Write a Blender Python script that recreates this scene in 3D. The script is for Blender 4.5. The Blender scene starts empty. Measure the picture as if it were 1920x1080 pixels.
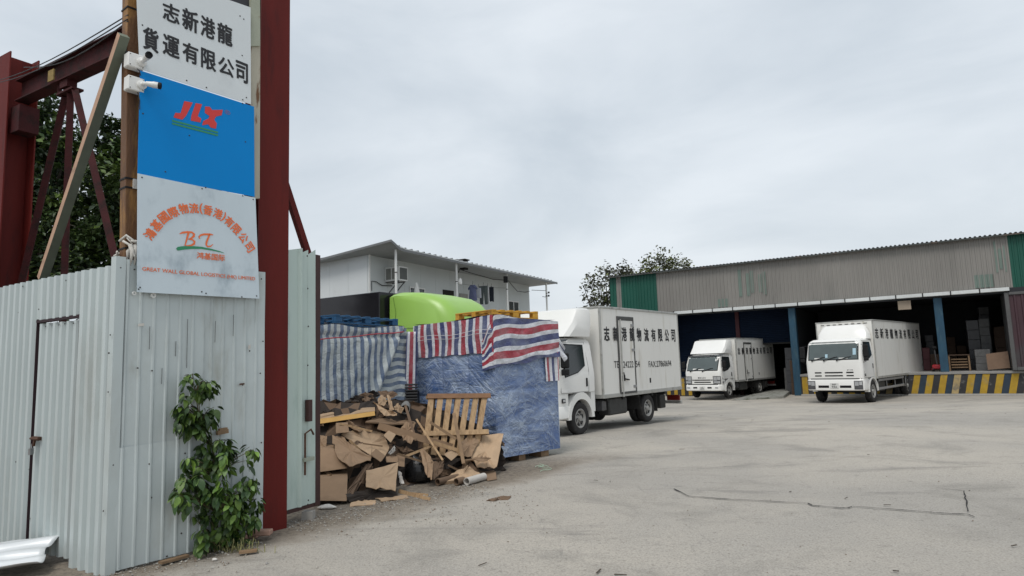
import bpy, bmesh, math, random
from mathutils import Vector, Matrix, noise
rnd = random.Random(7)
R = math.radians
S = bpy.context.scene
COL = S.collection

# ------------------------------------------------------------------ camera, sky, sun, exposure
EYE = Vector((0, 0, 1.65)); FPX = 1230.0; PITCH = R(6.6); ROLL = R(1.9)
_f = Vector((0, math.cos(PITCH), math.sin(PITCH))); _u = Vector((0, -math.sin(PITCH), math.cos(PITCH))); _x = Vector((1, 0, 0))
_c, _s = math.cos(ROLL), math.sin(ROLL)
CX = _x * _c - _u * _s; CU = _x * _s + _u * _c; CF = _f
cam = bpy.data.cameras.new('camera'); camo = bpy.data.objects.new('camera', cam); COL.objects.link(camo)
cam.sensor_width = 36; cam.lens = FPX / 1920 * 36; cam.clip_start = 0.1; cam.clip_end = 3000
camo.matrix_world = Matrix(((CX.x, CU.x, -CF.x, 0), (CX.y, CU.y, -CF.y, 0), (CX.z, CU.z, -CF.z, EYE.z), (0, 0, 0, 1)))
S.camera = camo

SUN_EL, SUN_AZ = R(58), R(205)          # azimuth from +Y towards +X
W = bpy.data.worlds.new('World'); S.world = W; W.use_nodes = True
nt = W.node_tree; nd = nt.nodes; lk = nt.links; nd.clear()
out = nd.new('ShaderNodeOutputWorld'); bg = nd.new('ShaderNodeBackground'); bg.inputs['Strength'].default_value = 0.1
sky = nd.new('ShaderNodeTexSky'); sky.sky_type = 'NISHITA'; sky.sun_disc = False
sky.sun_elevation = SUN_EL; sky.sun_rotation = SUN_AZ; sky.air_density = 1.5; sky.dust_density = 4
tc = nd.new('ShaderNodeTexCoord'); mp = nd.new('ShaderNodeMapping'); mp.inputs['Scale'].default_value = (1.0, 1.0, 2.6)
mp.inputs['Rotation'].default_value = (0.1, 0.12, 0.6)
lk.new(tc.outputs['Generated'], mp.inputs['Vector'])
n1 = nd.new('ShaderNodeTexNoise'); n1.inputs['Scale'].default_value = 2.1; n1.inputs['Detail'].default_value = 6; n1.inputs['Roughness'].default_value = 0.52
n1.inputs['Distortion'].default_value = 0.35
lk.new(mp.outputs[0], n1.inputs['Vector'])
rp = nd.new('ShaderNodeValToRGB'); e = rp.color_ramp.elements
e[0].position = 0.36; e[0].color = (0.70, 0.775, 0.85, 1); e[1].position = 0.64; e[1].color = (0.93, 0.99, 1.05, 1)
lk.new(n1.outputs['Fac'], rp.inputs[0])
sc_ = nd.new('ShaderNodeVectorMath'); sc_.operation = 'SCALE'; sc_.inputs['Scale'].default_value = 7.0
lk.new(rp.outputs[0], sc_.inputs[0])
mx = nd.new('ShaderNodeMix'); mx.data_type = 'RGBA'; mx.inputs['Factor'].default_value = 0.9
lk.new(sky.outputs[0], mx.inputs['A']); lk.new(sc_.outputs[0], mx.inputs['B'])
lk.new(mx.outputs['Result'], bg.inputs['Color']); lk.new(bg.outputs[0], out.inputs['Surface'])
sl = bpy.data.lights.new('sun', 'SUN'); sl.energy = 1.5; sl.angle = R(24); sl.color = (1.0, 0.965, 0.91)
so = bpy.data.objects.new('sun', sl); COL.objects.link(so); so.location = (0, -20, 40)
_d = Vector((math.sin(SUN_AZ) * math.cos(SUN_EL), math.cos(SUN_AZ) * math.cos(SUN_EL), math.sin(SUN_EL)))
so.rotation_euler = _d.to_track_quat('Z', 'Y').to_euler()
vs = S.view_settings; S.display_settings.display_device = 'sRGB'
vs.view_transform = 'Standard'; vs.look = 'None'; vs.gamma = 1; vs.use_curve_mapping = False; vs.exposure = 0.36
S.cycles.max_bounces = 6; S.cycles.diffuse_bounces = 3

# ------------------------------------------------------------------ where a line of sight meets the place (survey helpers)
def ray(px, py): return (CX * ((px - 960) / FPX) + CU * ((540 - py) / FPX) + CF)
def gz(x, y):
    t = min(1, max(0, (y - 13) / 18.0)); return -0.5 * t * t * (3 - 2 * t)
def gnd(px, py):
    d = ray(px, py); z = 0.0
    for i in range(60):
        P = EYE + d * ((z - EYE.z) / d.z); z = .5 * z + .5 * gz(P.x, P.y)
    return P
def atY(px, py, Y):
    d = ray(px, py); return EYE + d * (Y / d.y)
def udir(deg): a = R(deg); return Vector((math.sin(a), math.cos(a), 0))
def wdir(deg): a = R(deg); return Vector((math.cos(a), -math.sin(a), 0))
def onpl(px, py, P0, deg, off=0.0):
    """vertical plane through P0 running along heading deg, shifted off metres towards its right-hand side"""
    n = wdir(deg); d = ray(px, py); t = ((Vector(P0) + n * off) - EYE).dot(n) / d.dot(n); return EYE + d * t
def frame(o, ex, ey):
    ex = Vector(ex); ey = Vector(ey); ez = ex.cross(ey)
    return Matrix(((ex.x, ey.x, ez.x, o[0]), (ex.y, ey.y, ez.y, o[1]), (ex.z, ey.z, ez.z, o[2]), (0, 0, 0, 1)))

# ------------------------------------------------------------------ materials
MATS = {}
def mat(name, col, rough=.6, metal=0, var=.12, vscale=3.0, bump=0.0, bscale=40.0, col2=None, mask=(.45, .7), mscale=2.0, stretch=(1, 1, 1), rand=0.0, spec=.4, mdetail=6, trans=0.0):
    if name in MATS: return MATS[name]
    m = bpy.data.materials.new(name); MATS[name] = m; m.use_nodes = True
    n = m.node_tree.nodes; l = m.node_tree.links; b = n['Principled BSDF']
    b.inputs['Roughness'].default_value = rough; b.inputs['Metallic'].default_value = metal
    b.inputs['Specular IOR Level'].default_value = spec
    if trans: b.inputs['Transmission Weight'].default_value = trans
    t = n.new('ShaderNodeTexCoord'); mpg = n.new('ShaderNodeMapping'); mpg.inputs['Scale'].default_value = stretch
    l.new(t.outputs['Object'], mpg.inputs['Vector'])
    nz = n.new('ShaderNodeTexNoise'); nz.inputs['Scale'].default_value = vscale; nz.inputs['Detail'].default_value = 7; nz.inputs['Roughness'].default_value = .6
    l.new(mpg.outputs[0], nz.inputs['Vector'])
    mr = n.new('ShaderNodeMapRange'); mr.inputs['To Min'].default_value = 1 - var; mr.inputs['To Max'].default_value = 1 + var
    mr.inputs['From Min'].default_value = .25; mr.inputs['From Max'].default_value = .75
    l.new(nz.outputs['Fac'], mr.inputs['Value'])
    src = None
    if col2 is not None:
        n2 = n.new('ShaderNodeTexNoise'); n2.inputs['Scale'].default_value = mscale; n2.inputs['Detail'].default_value = mdetail; n2.inputs['Roughness'].default_value = .62
        ad = n.new('ShaderNodeVectorMath'); ad.inputs[1].default_value = (3.7, 9.1, 5.3); l.new(mpg.outputs[0], ad.inputs[0]); l.new(ad.outputs[0], n2.inputs['Vector'])
        r2 = n.new('ShaderNodeMapRange'); r2.interpolation_type = 'SMOOTHSTEP'; r2.inputs['From Min'].default_value = mask[0]; r2.inputs['From Max'].default_value = mask[1]
        l.new(n2.outputs['Fac'], r2.inputs['Value'])
        mm = n.new('ShaderNodeMix'); mm.data_type = 'RGBA'; mm.inputs['A'].default_value = (*col, 1); mm.inputs['B'].default_value = (*col2, 1)
        l.new(r2.outputs[0], mm.inputs['Factor']); src = mm.outputs['Result']
    sc = n.new('ShaderNodeVectorMath'); sc.operation = 'SCALE'; l.new(mr.outputs[0], sc.inputs['Scale'])
    if src is not None: l.new(src, sc.inputs[0])
    else: sc.inputs[0].default_value = col
    fin = sc.outputs[0]
    if rand:
        oi = n.new('ShaderNodeObjectInfo'); m3 = n.new('ShaderNodeMapRange'); m3.inputs['To Min'].default_value = 1 - rand; m3.inputs['To Max'].default_value = 1 + rand
        l.new(oi.outputs['Random'], m3.inputs['Value']); s3 = n.new('ShaderNodeVectorMath'); s3.operation = 'SCALE'
        l.new(fin, s3.inputs[0]); l.new(m3.outputs[0], s3.inputs['Scale']); fin = s3.outputs[0]
    l.new(fin, b.inputs['Base Color'])
    if bump:
        nb = n.new('ShaderNodeTexNoise'); nb.inputs['Scale'].default_value = bscale; nb.inputs['Detail'].default_value = 5
        l.new(mpg.outputs[0], nb.inputs['Vector']); bp = n.new('ShaderNodeBump'); bp.inputs['Strength'].default_value = bump; bp.inputs['Distance'].default_value = .02
        l.new(nb.outputs['Fac'], bp.inputs['Height']); l.new(bp.outputs[0], b.inputs['Normal'])
    return m

def stripe_mat(name, ramp, rough=.45, warp=.0, fade=0.12):
    """woven striped plastic sheet: the print repeats along U once per unit"""
    m = bpy.data.materials.new(name); MATS[name] = m; m.use_nodes = True
    n = m.node_tree.nodes; l = m.node_tree.links; b = n['Principled BSDF']; b.inputs['Roughness'].default_value = rough
    uv = n.new('ShaderNodeUVMap'); sp = n.new('ShaderNodeSeparateXYZ'); l.new(uv.outputs[0], sp.inputs[0])
    fr = n.new('ShaderNodeMath'); fr.operation = 'FRACT'; l.new(sp.outputs['X'], fr.inputs[0])
    cr = n.new('ShaderNodeValToRGB'); cr.color_ramp.interpolation = 'CONSTANT'; el = cr.color_ramp.elements
    el[0].position = 0; el[0].color = (*ramp[0][1], 1); el[1].position = ramp[1][0]; el[1].color = (*ramp[1][1], 1)
    for p, c in ramp[2:]:
        q = el.new(p); q.color = (*c, 1)
    l.new(fr.outputs[0], cr.inputs[0])
    t = n.new('ShaderNodeTexCoord'); nz = n.new('ShaderNodeTexNoise'); nz.inputs['Scale'].default_value = 5; nz.inputs['Detail'].default_value = 8
    l.new(t.outputs['Object'], nz.inputs['Vector'])
    mm = n.new('ShaderNodeMix'); mm.data_type = 'RGBA'; mm.inputs['B'].default_value = (.34, .38, .38, 1)
    mr = n.new('ShaderNodeMapRange'); mr.inputs['From Min'].default_value = .4; mr.inputs['From Max'].default_value = .75; mr.inputs['To Max'].default_value = fade * 3
    l.new(nz.outputs['Fac'], mr.inputs['Value']); l.new(mr.outputs[0], mm.inputs['Factor']); l.new(cr.outputs[0], mm.inputs['A'])
    l.new(mm.outputs['Result'], b.inputs['Base Color'])
    nb = n.new('ShaderNodeTexNoise'); nb.inputs['Scale'].default_value = 9; nb.inputs['Detail'].default_value = 6; nb.inputs['Distortion'].default_value = 1.5
    l.new(t.outputs['Object'], nb.inputs['Vector'])
    bp = n.new('ShaderNodeBump'); bp.inputs['Strength'].default_value = .55; bp.inputs['Distance'].default_value = .04
    l.new(nb.outputs['Fac'], bp.inputs['Height']); l.new(bp.outputs[0], b.inputs['Normal'])
    return m

# ------------------------------------------------------------------ mesh builder
FR = {}
def fr_of(o): return FR.get(o.name, Matrix.Identity(4))
class MB:
    def __init__(s): s.v = []; s.f = []; s.mi = []; s.uv = {}
    def add(s, vs, fs, mi=0):
        k = len(s.v); s.v += [Vector(q) for q in vs]; s.f += [tuple(i + k for i in q) for q in fs]; s.mi += [mi] * len(fs); return k
    def hexa(s, p, mi=0):       # p: 4 bottom, 4 top (ccw)
        s.add(p, [(3, 2, 1, 0), (4, 5, 6, 7), (0, 1, 5, 4), (1, 2, 6, 5), (2, 3, 7, 6), (3, 0, 4, 7)], mi); return s
    def box(s, x0, x1, y0, y1, z0, z1, mi=0):
        return s.hexa([(x0, y0, z0), (x1, y0, z0), (x1, y1, z0), (x0, y1, z0), (x0, y0, z1), (x1, y0, z1), (x1, y1, z1), (x0, y1, z1)], mi)
    def cbox(s, x0, x1, y0, y1, z0, z1, c=.01, mi=0):   # box with chamfered edges
        c = min(c, (x1 - x0) * .45, (y1 - y0) * .45, (z1 - z0) * .45)
        bm = bmesh.new(); vs = [bm.verts.new(q) for q in [(x0, y0, z0), (x1, y0, z0), (x1, y1, z0), (x0, y1, z0), (x0, y0, z1), (x1, y0, z1), (x1, y1, z1), (x0, y1, z1)]]
        for q in [(3, 2, 1, 0), (4, 5, 6, 7), (0, 1, 5, 4), (1, 2, 6, 5), (2, 3, 7, 6), (3, 0, 4, 7)]: bm.faces.new([vs[i] for i in q])
        bmesh.ops.bevel(bm, geom=bm.edges[:], offset=c, segments=1, affect='EDGES')
        bm.verts.index_update(); s.add([v.co.copy() for v in bm.verts], [[v.index for v in f.verts] for f in bm.faces], mi); bm.free(); return s
    def bar(s, a, b, w, h, up=(0, 0, 1), mi=0):      # rectangular bar from a to b; w across, h along 'up'
        a = Vector(a); b = Vector(b); d = (b - a).normalized(); x = d.cross(Vector(up))
        if x.length < 1e-4: x = d.cross(Vector((1, 0, 0)))
        x.normalize(); y = x.cross(d).normalized(); x *= w / 2; y *= h / 2
        return s.hexa([a - x - y, a + x - y, a + x + y, a - x + y, b - x - y, b + x - y, b + x + y, b - x + y], mi)
    def tube(s, pts, r, n=8, cap=True, mi=0):
        pts = [Vector(p) for p in pts]; rs = r if isinstance(r, (list, tuple)) else [r] * len(pts); k0 = len(s.v); px = None
        for i, p in enumerate(pts):
            d = (pts[min(i + 1, len(pts) - 1)] - pts[max(i - 1, 0)]).normalized()
            x = px if px is not None else (Vector((0, 0, 1)) if abs(d.z) < .9 else Vector((1, 0, 0)))
            x = (x - d * x.dot(d)).normalized(); px = x; y = d.cross(x)
            s.v += [p + (x * math.cos(2 * math.pi * j / n) + y * math.sin(2 * math.pi * j / n)) * rs[i] for j in range(n)]
        for i in range(len(pts) - 1):
            for j in range(n): s.f.append((k0 + i * n + j, k0 + i * n + (j + 1) % n, k0 + (i + 1) * n + (j + 1) % n, k0 + (i + 1) * n + j)); s.mi.append(mi)
        if cap:
            s.f.append(tuple(k0 + j for j in reversed(range(n)))); s.mi.append(mi); e = k0 + (len(pts) - 1) * n; s.f.append(tuple(e + j for j in range(n))); s.mi.append(mi)
        return s
    def ring(s, a, b, ro, ri, n=16, mi=0):           # hollow tube
        a = Vector(a); b = Vector(b); d = (b - a).normalized(); x = d.orthogonal().normalized(); y = d.cross(x); k = len(s.v)
        for P, r in ((a, ro), (b, ro), (b, ri), (a, ri)): s.v += [P + (x * math.cos(2 * math.pi * j / n) + y * math.sin(2 * math.pi * j / n)) * r for j in range(n)]
        for q in range(4):
            for j in range(n): s.f.append((k + q * n + j, k + q * n + (j + 1) % n, k + ((q + 1) % 4) * n + (j + 1) % n, k + ((q + 1) % 4) * n + j)); s.mi.append(mi)
        return s
    def prism(s, poly, off, mi=0):                   # polygon extruded by vector off
        n = len(poly); off = Vector(off); p = [Vector(q) for q in poly]
        s.add(p + [q + off for q in p], [tuple(range(n)), tuple(range(2 * n - 1, n - 1, -1))] + [(i, i + n, (i + 1) % n + n, (i + 1) % n) for i in range(n)], mi); return s
    def grid(s, fn, nu, nv, uvf=None, mi=0):
        k = len(s.v)
        for j in range(nv + 1):
            for i in range(nu + 1):
                q = fn(i / nu, j / nv); s.v.append(Vector(q))
                if uvf: s.uv[len(s.v) - 1] = uvf(i / nu, j / nv)
        for j in range(nv):
            for i in range(nu): s.f.append((k + j * (nu + 1) + i, k + j * (nu + 1) + i + 1, k + (j + 1) * (nu + 1) + i + 1, k + (j + 1) * (nu + 1) + i)); s.mi.append(mi)
        return s
    def loft(s, rings, cap0=True, cap1=True, mi=0):
        n = len(rings[0]); k = len(s.v)
        for r in rings: s.v += [Vector(q) for q in r]
        for i in range(len(rings) - 1):
            for j in range(n): s.f.append((k + i * n + j, k + i * n + (j + 1) % n, k + (i + 1) * n + (j + 1) % n, k + (i + 1) * n + j)); s.mi.append(mi)
        if cap0: s.f.append(tuple(k + j for j in reversed(range(n)))); s.mi.append(mi)
        if cap1: s.f.append(tuple(k + (len(rings) - 1) * n + j for j in range(n))); s.mi.append(mi)
        return s
    def lathe(s, prof, c, axis, n=24, mi=0, caps=True):         # prof: (offset along axis, radius)
        c = Vector(c); d = Vector(axis).normalized(); x = d.orthogonal().normalized(); y = d.cross(x)
        s.loft([[c + d * h + (x * math.cos(2 * math.pi * j / n) + y * math.sin(2 * math.pi * j / n)) * max(r, 1e-4) for j in range(n)] for h, r in prof], caps, caps, mi=mi); return s
    def build(s, name, mats, parent=None, local=False, smooth=False, bevel=0, recalc=True, auto=None, label=None):
        mats = mats if isinstance(mats, (list, tuple)) else [mats]
        if parent is None:
            xs = [v.x for v in s.v]; ys = [v.y for v in s.v]
            M = Matrix.Translation(((min(xs) + max(xs)) / 2, (min(ys) + max(ys)) / 2, min(v.z for v in s.v)))
            pts = [v - M.to_translation() for v in s.v]
        else:
            M = fr_of(parent); inv = M.inverted(); pts = s.v if local else [inv @ v for v in s.v]
        me = bpy.data.meshes.new(name); me.from_pydata([tuple(p) for p in pts], [], s.f)
        for m in mats: me.materials.append(m)
        if max(s.mi, default=0) > 0: me.polygons.foreach_set('material_index', s.mi)
        if s.uv:
            ul = me.uv_layers.new(name='UVMap')
            for lp in me.loops: ul.data[lp.index].uv = s.uv.get(lp.vertex_index, (0, 0))
        if recalc:
            bm = bmesh.new(); bm.from_mesh(me); bmesh.ops.recalc_face_normals(bm, faces=bm.faces[:]); bm.to_mesh(me); bm.free()
        if smooth or auto:
            me.polygons.foreach_set('use_smooth', [True] * len(me.polygons))
            if auto: me.set_sharp_from_angle(angle=R(auto))
        me.update()
        o = bpy.data.objects.new(name, me); COL.objects.link(o)
        if parent is None: o.matrix_world = M
        else: o.parent = parent
        FR[o.name] = M
        if bevel:
            b = o.modifiers.new('edge', 'BEVEL'); b.width = bevel; b.segments = 2; b.limit_method = 'ANGLE'; b.angle_limit = R(40)
        if label: o['label'] = label
        return o
def tag(o, label, cat, group=None, kind=None):
    o['label'] = label; o['category'] = cat
    if group: o['group'] = group
    if kind: o['kind'] = kind
    return o
def thing(name, label, cat, M, group=None, kind=None):
    if not isinstance(M, Matrix): M = Matrix.Translation(M)
    o = bpy.data.objects.new(name, None); COL.objects.link(o); o.matrix_world = M; o.empty_display_size = .2; FR[o.name] = M.copy()
    return tag(o, label, cat, group, kind)
def stuff(o): o['kind'] = 'stuff'; return o
def struct(o): o['kind'] = 'structure'; return o
def inst(src, parent, Ml, name=None):                # a copy of a part sharing its mesh
    c = src.copy(); COL.objects.link(c); c.parent = parent; c.matrix_local = Ml; FR[c.name] = fr_of(parent) @ Ml; return c
_tx = {}
def glyph(s, bold):
    if (s, bold) in _tx: return _tx[(s, bold)]
    cu = bpy.data.curves.new('glyph', 'FONT'); cu.body = s; cu.offset = bold; cu.resolution_u = 3
    o = bpy.data.objects.new('glyph', cu); COL.objects.link(o)
    dg = bpy.context.evaluated_depsgraph_get(); ev = o.evaluated_get(dg); me = ev.to_mesh()
    v = [tuple(q.co) for q in me.vertices]; f = [tuple(p.vertices) for p in me.polygons]; ev.to_mesh_clear()
    bpy.data.objects.remove(o); bpy.data.curves.remove(cu)
    xs = [q[0] for q in v]; ys = [q[1] for q in v]; x0, x1, y0, y1 = min(xs), max(xs), min(ys), max(ys)
    v = [((q[0] - x0) / max(x1 - x0, 1e-6), (q[1] - y0) / max(y1 - y0, 1e-6)) for q in v]
    _tx[(s, bold)] = (v, f); return v, f
def text(mb, s, P, ex, ez, bold=0.0):                # the string's own box spans P .. P+ex .. P+ez
    # bold faces are struck several times, a hair apart in place and in height
    v, f = glyph(s, 0.0); ex = Vector(ex); ez = Vector(ez); nn = ex.cross(ez).normalized(); d = bold * ez.length * 1.15; eu = ex.normalized(); ev = ez.normalized()
    P = Vector(P) + eu * d * .8 + ev * d * .8; ex = ex - eu * d * 1.6; ez = ez - ev * d * 1.6
    for i, (a, b) in enumerate(((0, 0), (-1, 0), (1, 0), (0, -1), (0, 1), (-.7, -.7), (.7, .7), (-.7, .7), (.7, -.7)) if bold else ((0, 0),)):
        mb.add([P + ex * q + ez * r + eu * (a * d) + ev * (b * d) + nn * (.0002 * i) for q, r in v], f)

# ------------------------------------------------------------------ shared materials
M_fence = mat('painted_sheet_metal', (.485, .54, .54), .42, .12, .06, 1.3, .12, 6, col2=(.36, .37, .345), mask=(.50, .78), mscale=1.1, stretch=(1, 1, .35), rand=.035)
M_fence2 = mat('stained_sheet_metal', (.475, .525, .525), .45, .1, .07, 1.5, .2, 7, col2=(.30, .305, .27), mask=(.52, .82), mscale=1.9, stretch=(1.4, 1.4, .5), rand=.03)
M_red = mat('red_oxide_paint', (.118, .0145, .0115), .62, 0, .14, 2.2, .12, 14, col2=(.045, .012, .012), mask=(.5, .85), mscale=3, stretch=(2, 2, .35), spec=.18)
M_redrust = mat('dark_rusty_red_steel', (.05, .012, .013), .7, 0, .25, 4, .2, 30, col2=(.022, .012, .011), mask=(.45, .7), mscale=5, spec=.15)
M_black = mat('black_rubber_plastic', (.010, .010, .011), .6, 0, .2, 6, spec=.25)
M_dark = mat('dark_void_grime', (.02, .018, .017), .9, 0, .3, 6)
M_steel = mat('dull_steel', (.30, .30, .30), .35, .8, .15, 8)
M_screw = mat('screw_head', (.05, .045, .042), .6, .3, .2, 20)
M_white = mat('white_plastic', (.72, .72, .70), .35, 0, .05, 6)
M_wood = mat('bare_pine', (.42, .28, .155), .75, 0, .2, 5, .2, 30, col2=(.27, .165, .085), mask=(.45, .7), mscale=3, stretch=(6, 6, 1.2), rand=.12)
M_wooddark = mat('weathered_wood', (.20, .13, .075), .8, 0, .25, 6, .25, 30, rand=.2)
M_stain = mat('stained_timber', (.12, .055, .022), .6, 0, .25, 3, .25, 20, col2=(.26, .13, .035), mask=(.48, .62), mscale=1.6, stretch=(3, 3, .7))
M_pinktimber = mat('pinkish_timber', (.46, .29, .20), .75, 0, .15, 6, .15, 30, col2=(.30, .19, .13), mask=(.55, .75), mscale=5)
M_greentimber = mat('painted_green_timber', (.36, .38, .30), .7, 0, .12, 3, .15, 30, col2=(.24, .17, .10), mask=(.62, .72), mscale=2)
M_signw = mat('white_sign_board', (.66, .70, .715), .3, 0, .03, 2, .04, 3, col2=(.50, .53, .55), mask=(.6, .9), mscale=1.2)
M_signp = mat('pale_blue_sign_board', (.56, .64, .69), .3, 0, .05, 2, .04, 3, col2=(.30, .37, .42), mask=(.50, .80), mscale=2.4, stretch=(1.3, 1.3, .8))
M_signb = mat('blue_sign_board', (.0, .22, .60), .38, 0, .03, 1.5, .04, 3, spec=.15)
M_ink = mat('black_lettering', (.018, .018, .02), .5, 0, .05)
M_orange = mat('orange_lettering', (.80, .17, .05), .5, 0, .05)
M_redink = mat('red_lettering', (.62, .045, .04), .5, 0, .05)
M_greenink = mat('green_lettering', (.03, .25, .12), .5, 0, .05)
M_rust = mat('rusty_iron', (.09, .045, .028), .8, .2, .3, 12, .2, 40)
M_rag = mat('dirty_white_cloth', (.55, .53, .49), .9, 0, .15, 9, .3, 30)
M_cable = mat('black_cable', (.02, .02, .022), .6)

# ------------------------------------------------------------------ ground
def ground_mat():
    m = bpy.data.materials.new('worn_concrete'); m.use_nodes = True; n = m.node_tree.nodes; l = m.node_tree.links; b = n['Principled BSDF']
    b.inputs['Roughness'].default_value = .85; b.inputs['Specular IOR Level'].default_value = .25
    t = n.new('ShaderNodeTexCoord')
    def nz(sc, det=8, ro=.62, dist=0, stretch=None, offs=0):
        x = n.new('ShaderNodeTexNoise'); x.inputs['Scale'].default_value = sc; x.inputs['Detail'].default_value = det; x.inputs['Roughness'].default_value = ro; x.inputs['Distortion'].default_value = dist
        mpg = n.new('ShaderNodeMapping'); mpg.inputs['Location'].default_value = (offs, offs * .7, 0)
        if stretch: mpg.inputs['Scale'].default_value = stretch[0]; mpg.inputs['Rotation'].default_value = (0, 0, stretch[1])
        l.new(t.outputs['Object'], mpg.inputs['Vector']); l.new(mpg.outputs[0], x.inputs['Vector']); return x.outputs['Fac']
    def rng(v, a, b_, c=0, d=1):
        q = n.new('ShaderNodeMapRange'); q.interpolation_type = 'SMOOTHSTEP'
        for k, z in zip(('From Min', 'From Max', 'To Min', 'To Max'), (a, b_, c, d)): q.inputs[k].default_value = z
        l.new(v, q.inputs['Value']); return q.outputs[0]
    def mixc(fac, A, B):
        q = n.new('ShaderNodeMix'); q.data_type = 'RGBA'; l.new(fac, q.inputs['Factor'])
        for k, z in (('A', A), ('B', B)):
            if isinstance(z, tuple): q.inputs[k].default_value = (*z, 1)
            else: l.new(z, q.inputs[k])
        return q.outputs['Result']
    def mul(a, b_):
        q = n.new('ShaderNodeMath'); q.operation = 'MULTIPLY'
        for i, z in enumerate((a, b_)):
            if isinstance(z, (int, float)): q.inputs[i].default_value = z
            else: l.new(z, q.inputs[i])
        return q.outputs[0]
    c = mixc(rng(nz(.22, 6, .6, .4), .35, .65), (.385, .362, .325), (.485, .445, .385))
    c = mixc(rng(nz(.8, 8, .65, .6, offs=13), .48, .70, 0, .8), c, (.30, .282, .25))
    c = mixc(rng(nz(.5, 7, .7, 1.2, ((.35, 1.3, 1), .65), 31), .54, .68, 0, .65), c, (.225, .213, .195))
    c = mixc(rng(nz(2.8, 9, .75, .3, offs=7), .56, .72, 0, .65), c, (.20, .188, .17))
    c = mixc(rng(nz(7, 6, .7, 0, offs=3), .62, .72, 0, .55), c, (.54, .51, .455))
    c = mixc(rng(nz(60, 3, .6), .35, .7, 0, .42), c, (.13, .12, .11))
    c = mixc(rng(nz(22, 5, .75, .2, offs=5), .53, .68, 0, .55), c, (.16, .148, .132))
    c = mixc(rng(nz(1.1, 8, .75, 1.6, ((2.6, .4, 1), -.5), 17), .60, .68, 0, .45), c, (.20, .19, .175))
    # earth washed out from under the fence and the heap
    a = n.new('ShaderNodeSeparateXYZ'); l.new(t.outputs['Object'], a.inputs[0])
    ux, uy = -math.cos(R(38)), math.sin(R(38)); c0 = gnd(196, 1080)
    d = n.new('ShaderNodeVectorMath'); d.operation = 'DOT_PRODUCT'; d.inputs[1].default_value = (ux, uy, 0); l.new(t.outputs['Object'], d.inputs[0])
    ed = n.new('ShaderNodeMath'); ed.operation = 'SUBTRACT'; ed.inputs[1].default_value = ux * c0.x + uy * c0.y; l.new(d.outputs['Value'], ed.inputs[0])
    w = n.new('ShaderNodeMath'); w.operation = 'MULTIPLY_ADD'; w.inputs[1].default_value = 1.1; w.inputs[2].default_value = -.55; l.new(nz(1.3, 8, .7), w.inputs[0])
    e2 = n.new('ShaderNodeMath'); l.new(ed.outputs[0], e2.inputs[0]); l.new(w.outputs[0], e2.inputs[1])
    near = rng(a.outputs['Y'], 12.5, 10.5)
    c = mixc(mul(rng(e2.outputs[0], -.75, -.1, 0, .8), near), c, (.19, .155, .115))
    c = mixc(mul(mul(rng(e2.outputs[0], -.5, .1), near), rng(nz(14, 6, .8), .45, .6, 0, .8)), c, (.095, .08, .066))
    l.new(c, b.inputs['Base Color'])
    h = n.new('ShaderNodeMath'); h.operation = 'MULTIPLY_ADD'; l.new(nz(38, 6, .75), h.inputs[0]); h.inputs[1].default_value = .35; l.new(nz(3, 8, .7, .5), h.inputs[2])
    bp = n.new('ShaderNodeBump'); bp.inputs['Strength'].default_value = .8; bp.inputs['Distance'].default_value = .035; l.new(h.outputs[0], bp.inputs['Height']); l.new(bp.outputs[0], b.inputs['Normal'])
    return m
def axis(a, b, fine0, fine1, st):
    v = []; x = fine0
    while x <= fine1: v.append(x); x += st
    s = st; x = fine0
    while x > a: s *= 1.6; x -= s; v.insert(0, max(x, a))
    s = st; x = v[-1]
    while x < b: s *= 1.6; x += s; v.append(min(x, b))
    return v
g = MB(); xs = axis(-900, 900, -8, 34, .5); ys = axis(-300, 1500, 2, 44, .5)
for y in ys:
    for x in xs:
        k = noise.noise(Vector((x * .25, y * .25, 0))) * .006 if 2 < y < 32 else 0
        g.v.append(Vector((x, y, gz(x, y) + k)))
nx = len(xs)
g.f = [(j * nx + i, j * nx + i + 1, (j + 1) * nx + i + 1, (j + 1) * nx + i) for j in range(len(ys) - 1) for i in range(nx - 1)]; g.mi = [0] * len(g.f)
go = g.build('ground', ground_mat(), smooth=True, recalc=False); go.data.transform(Matrix.Translation(go.location)); go.location = (0, 0, 0); struct(go)
# the long crack in the slab
cm = MB(); cr = [(1265, 918), (1292, 932), (1375, 938), (1515, 945), (1522, 949), (1575, 954), (1590, 954), (1598, 951), (1745, 962), (1755, 963.5), (1815, 966), (1832, 972)]
def ribbon(pts, w0):
    prev = None
    for i in range(len(pts) - 1):
        for k in range(6):
            t = k / 6; P = pts[i].lerp(pts[i + 1], t); d = (pts[i + 1] - pts[i]).normalized(); nn = Vector((-d.y, d.x, 0)); w = w0 * (.5 + rnd.random()); P = P + nn * rnd.uniform(-.008, .008)
            cur = (P + nn * w, P - nn * w)
            if prev: cm.add([prev[0], prev[1], cur[1], cur[0]], [(0, 1, 2, 3)])
            prev = cur
ribbon([gnd(*p) + Vector((0, 0, .012)) for p in cr], .010)
ribbon([gnd(*p) + Vector((0, 0, .012)) for p in [(1755, 916), (1808, 922), (1811, 936), (1815, 966)]], .006)
struct(cm.build('ground_crack', mat('crack_shadow', (.018, .017, .016), .95), recalc=False))

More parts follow.
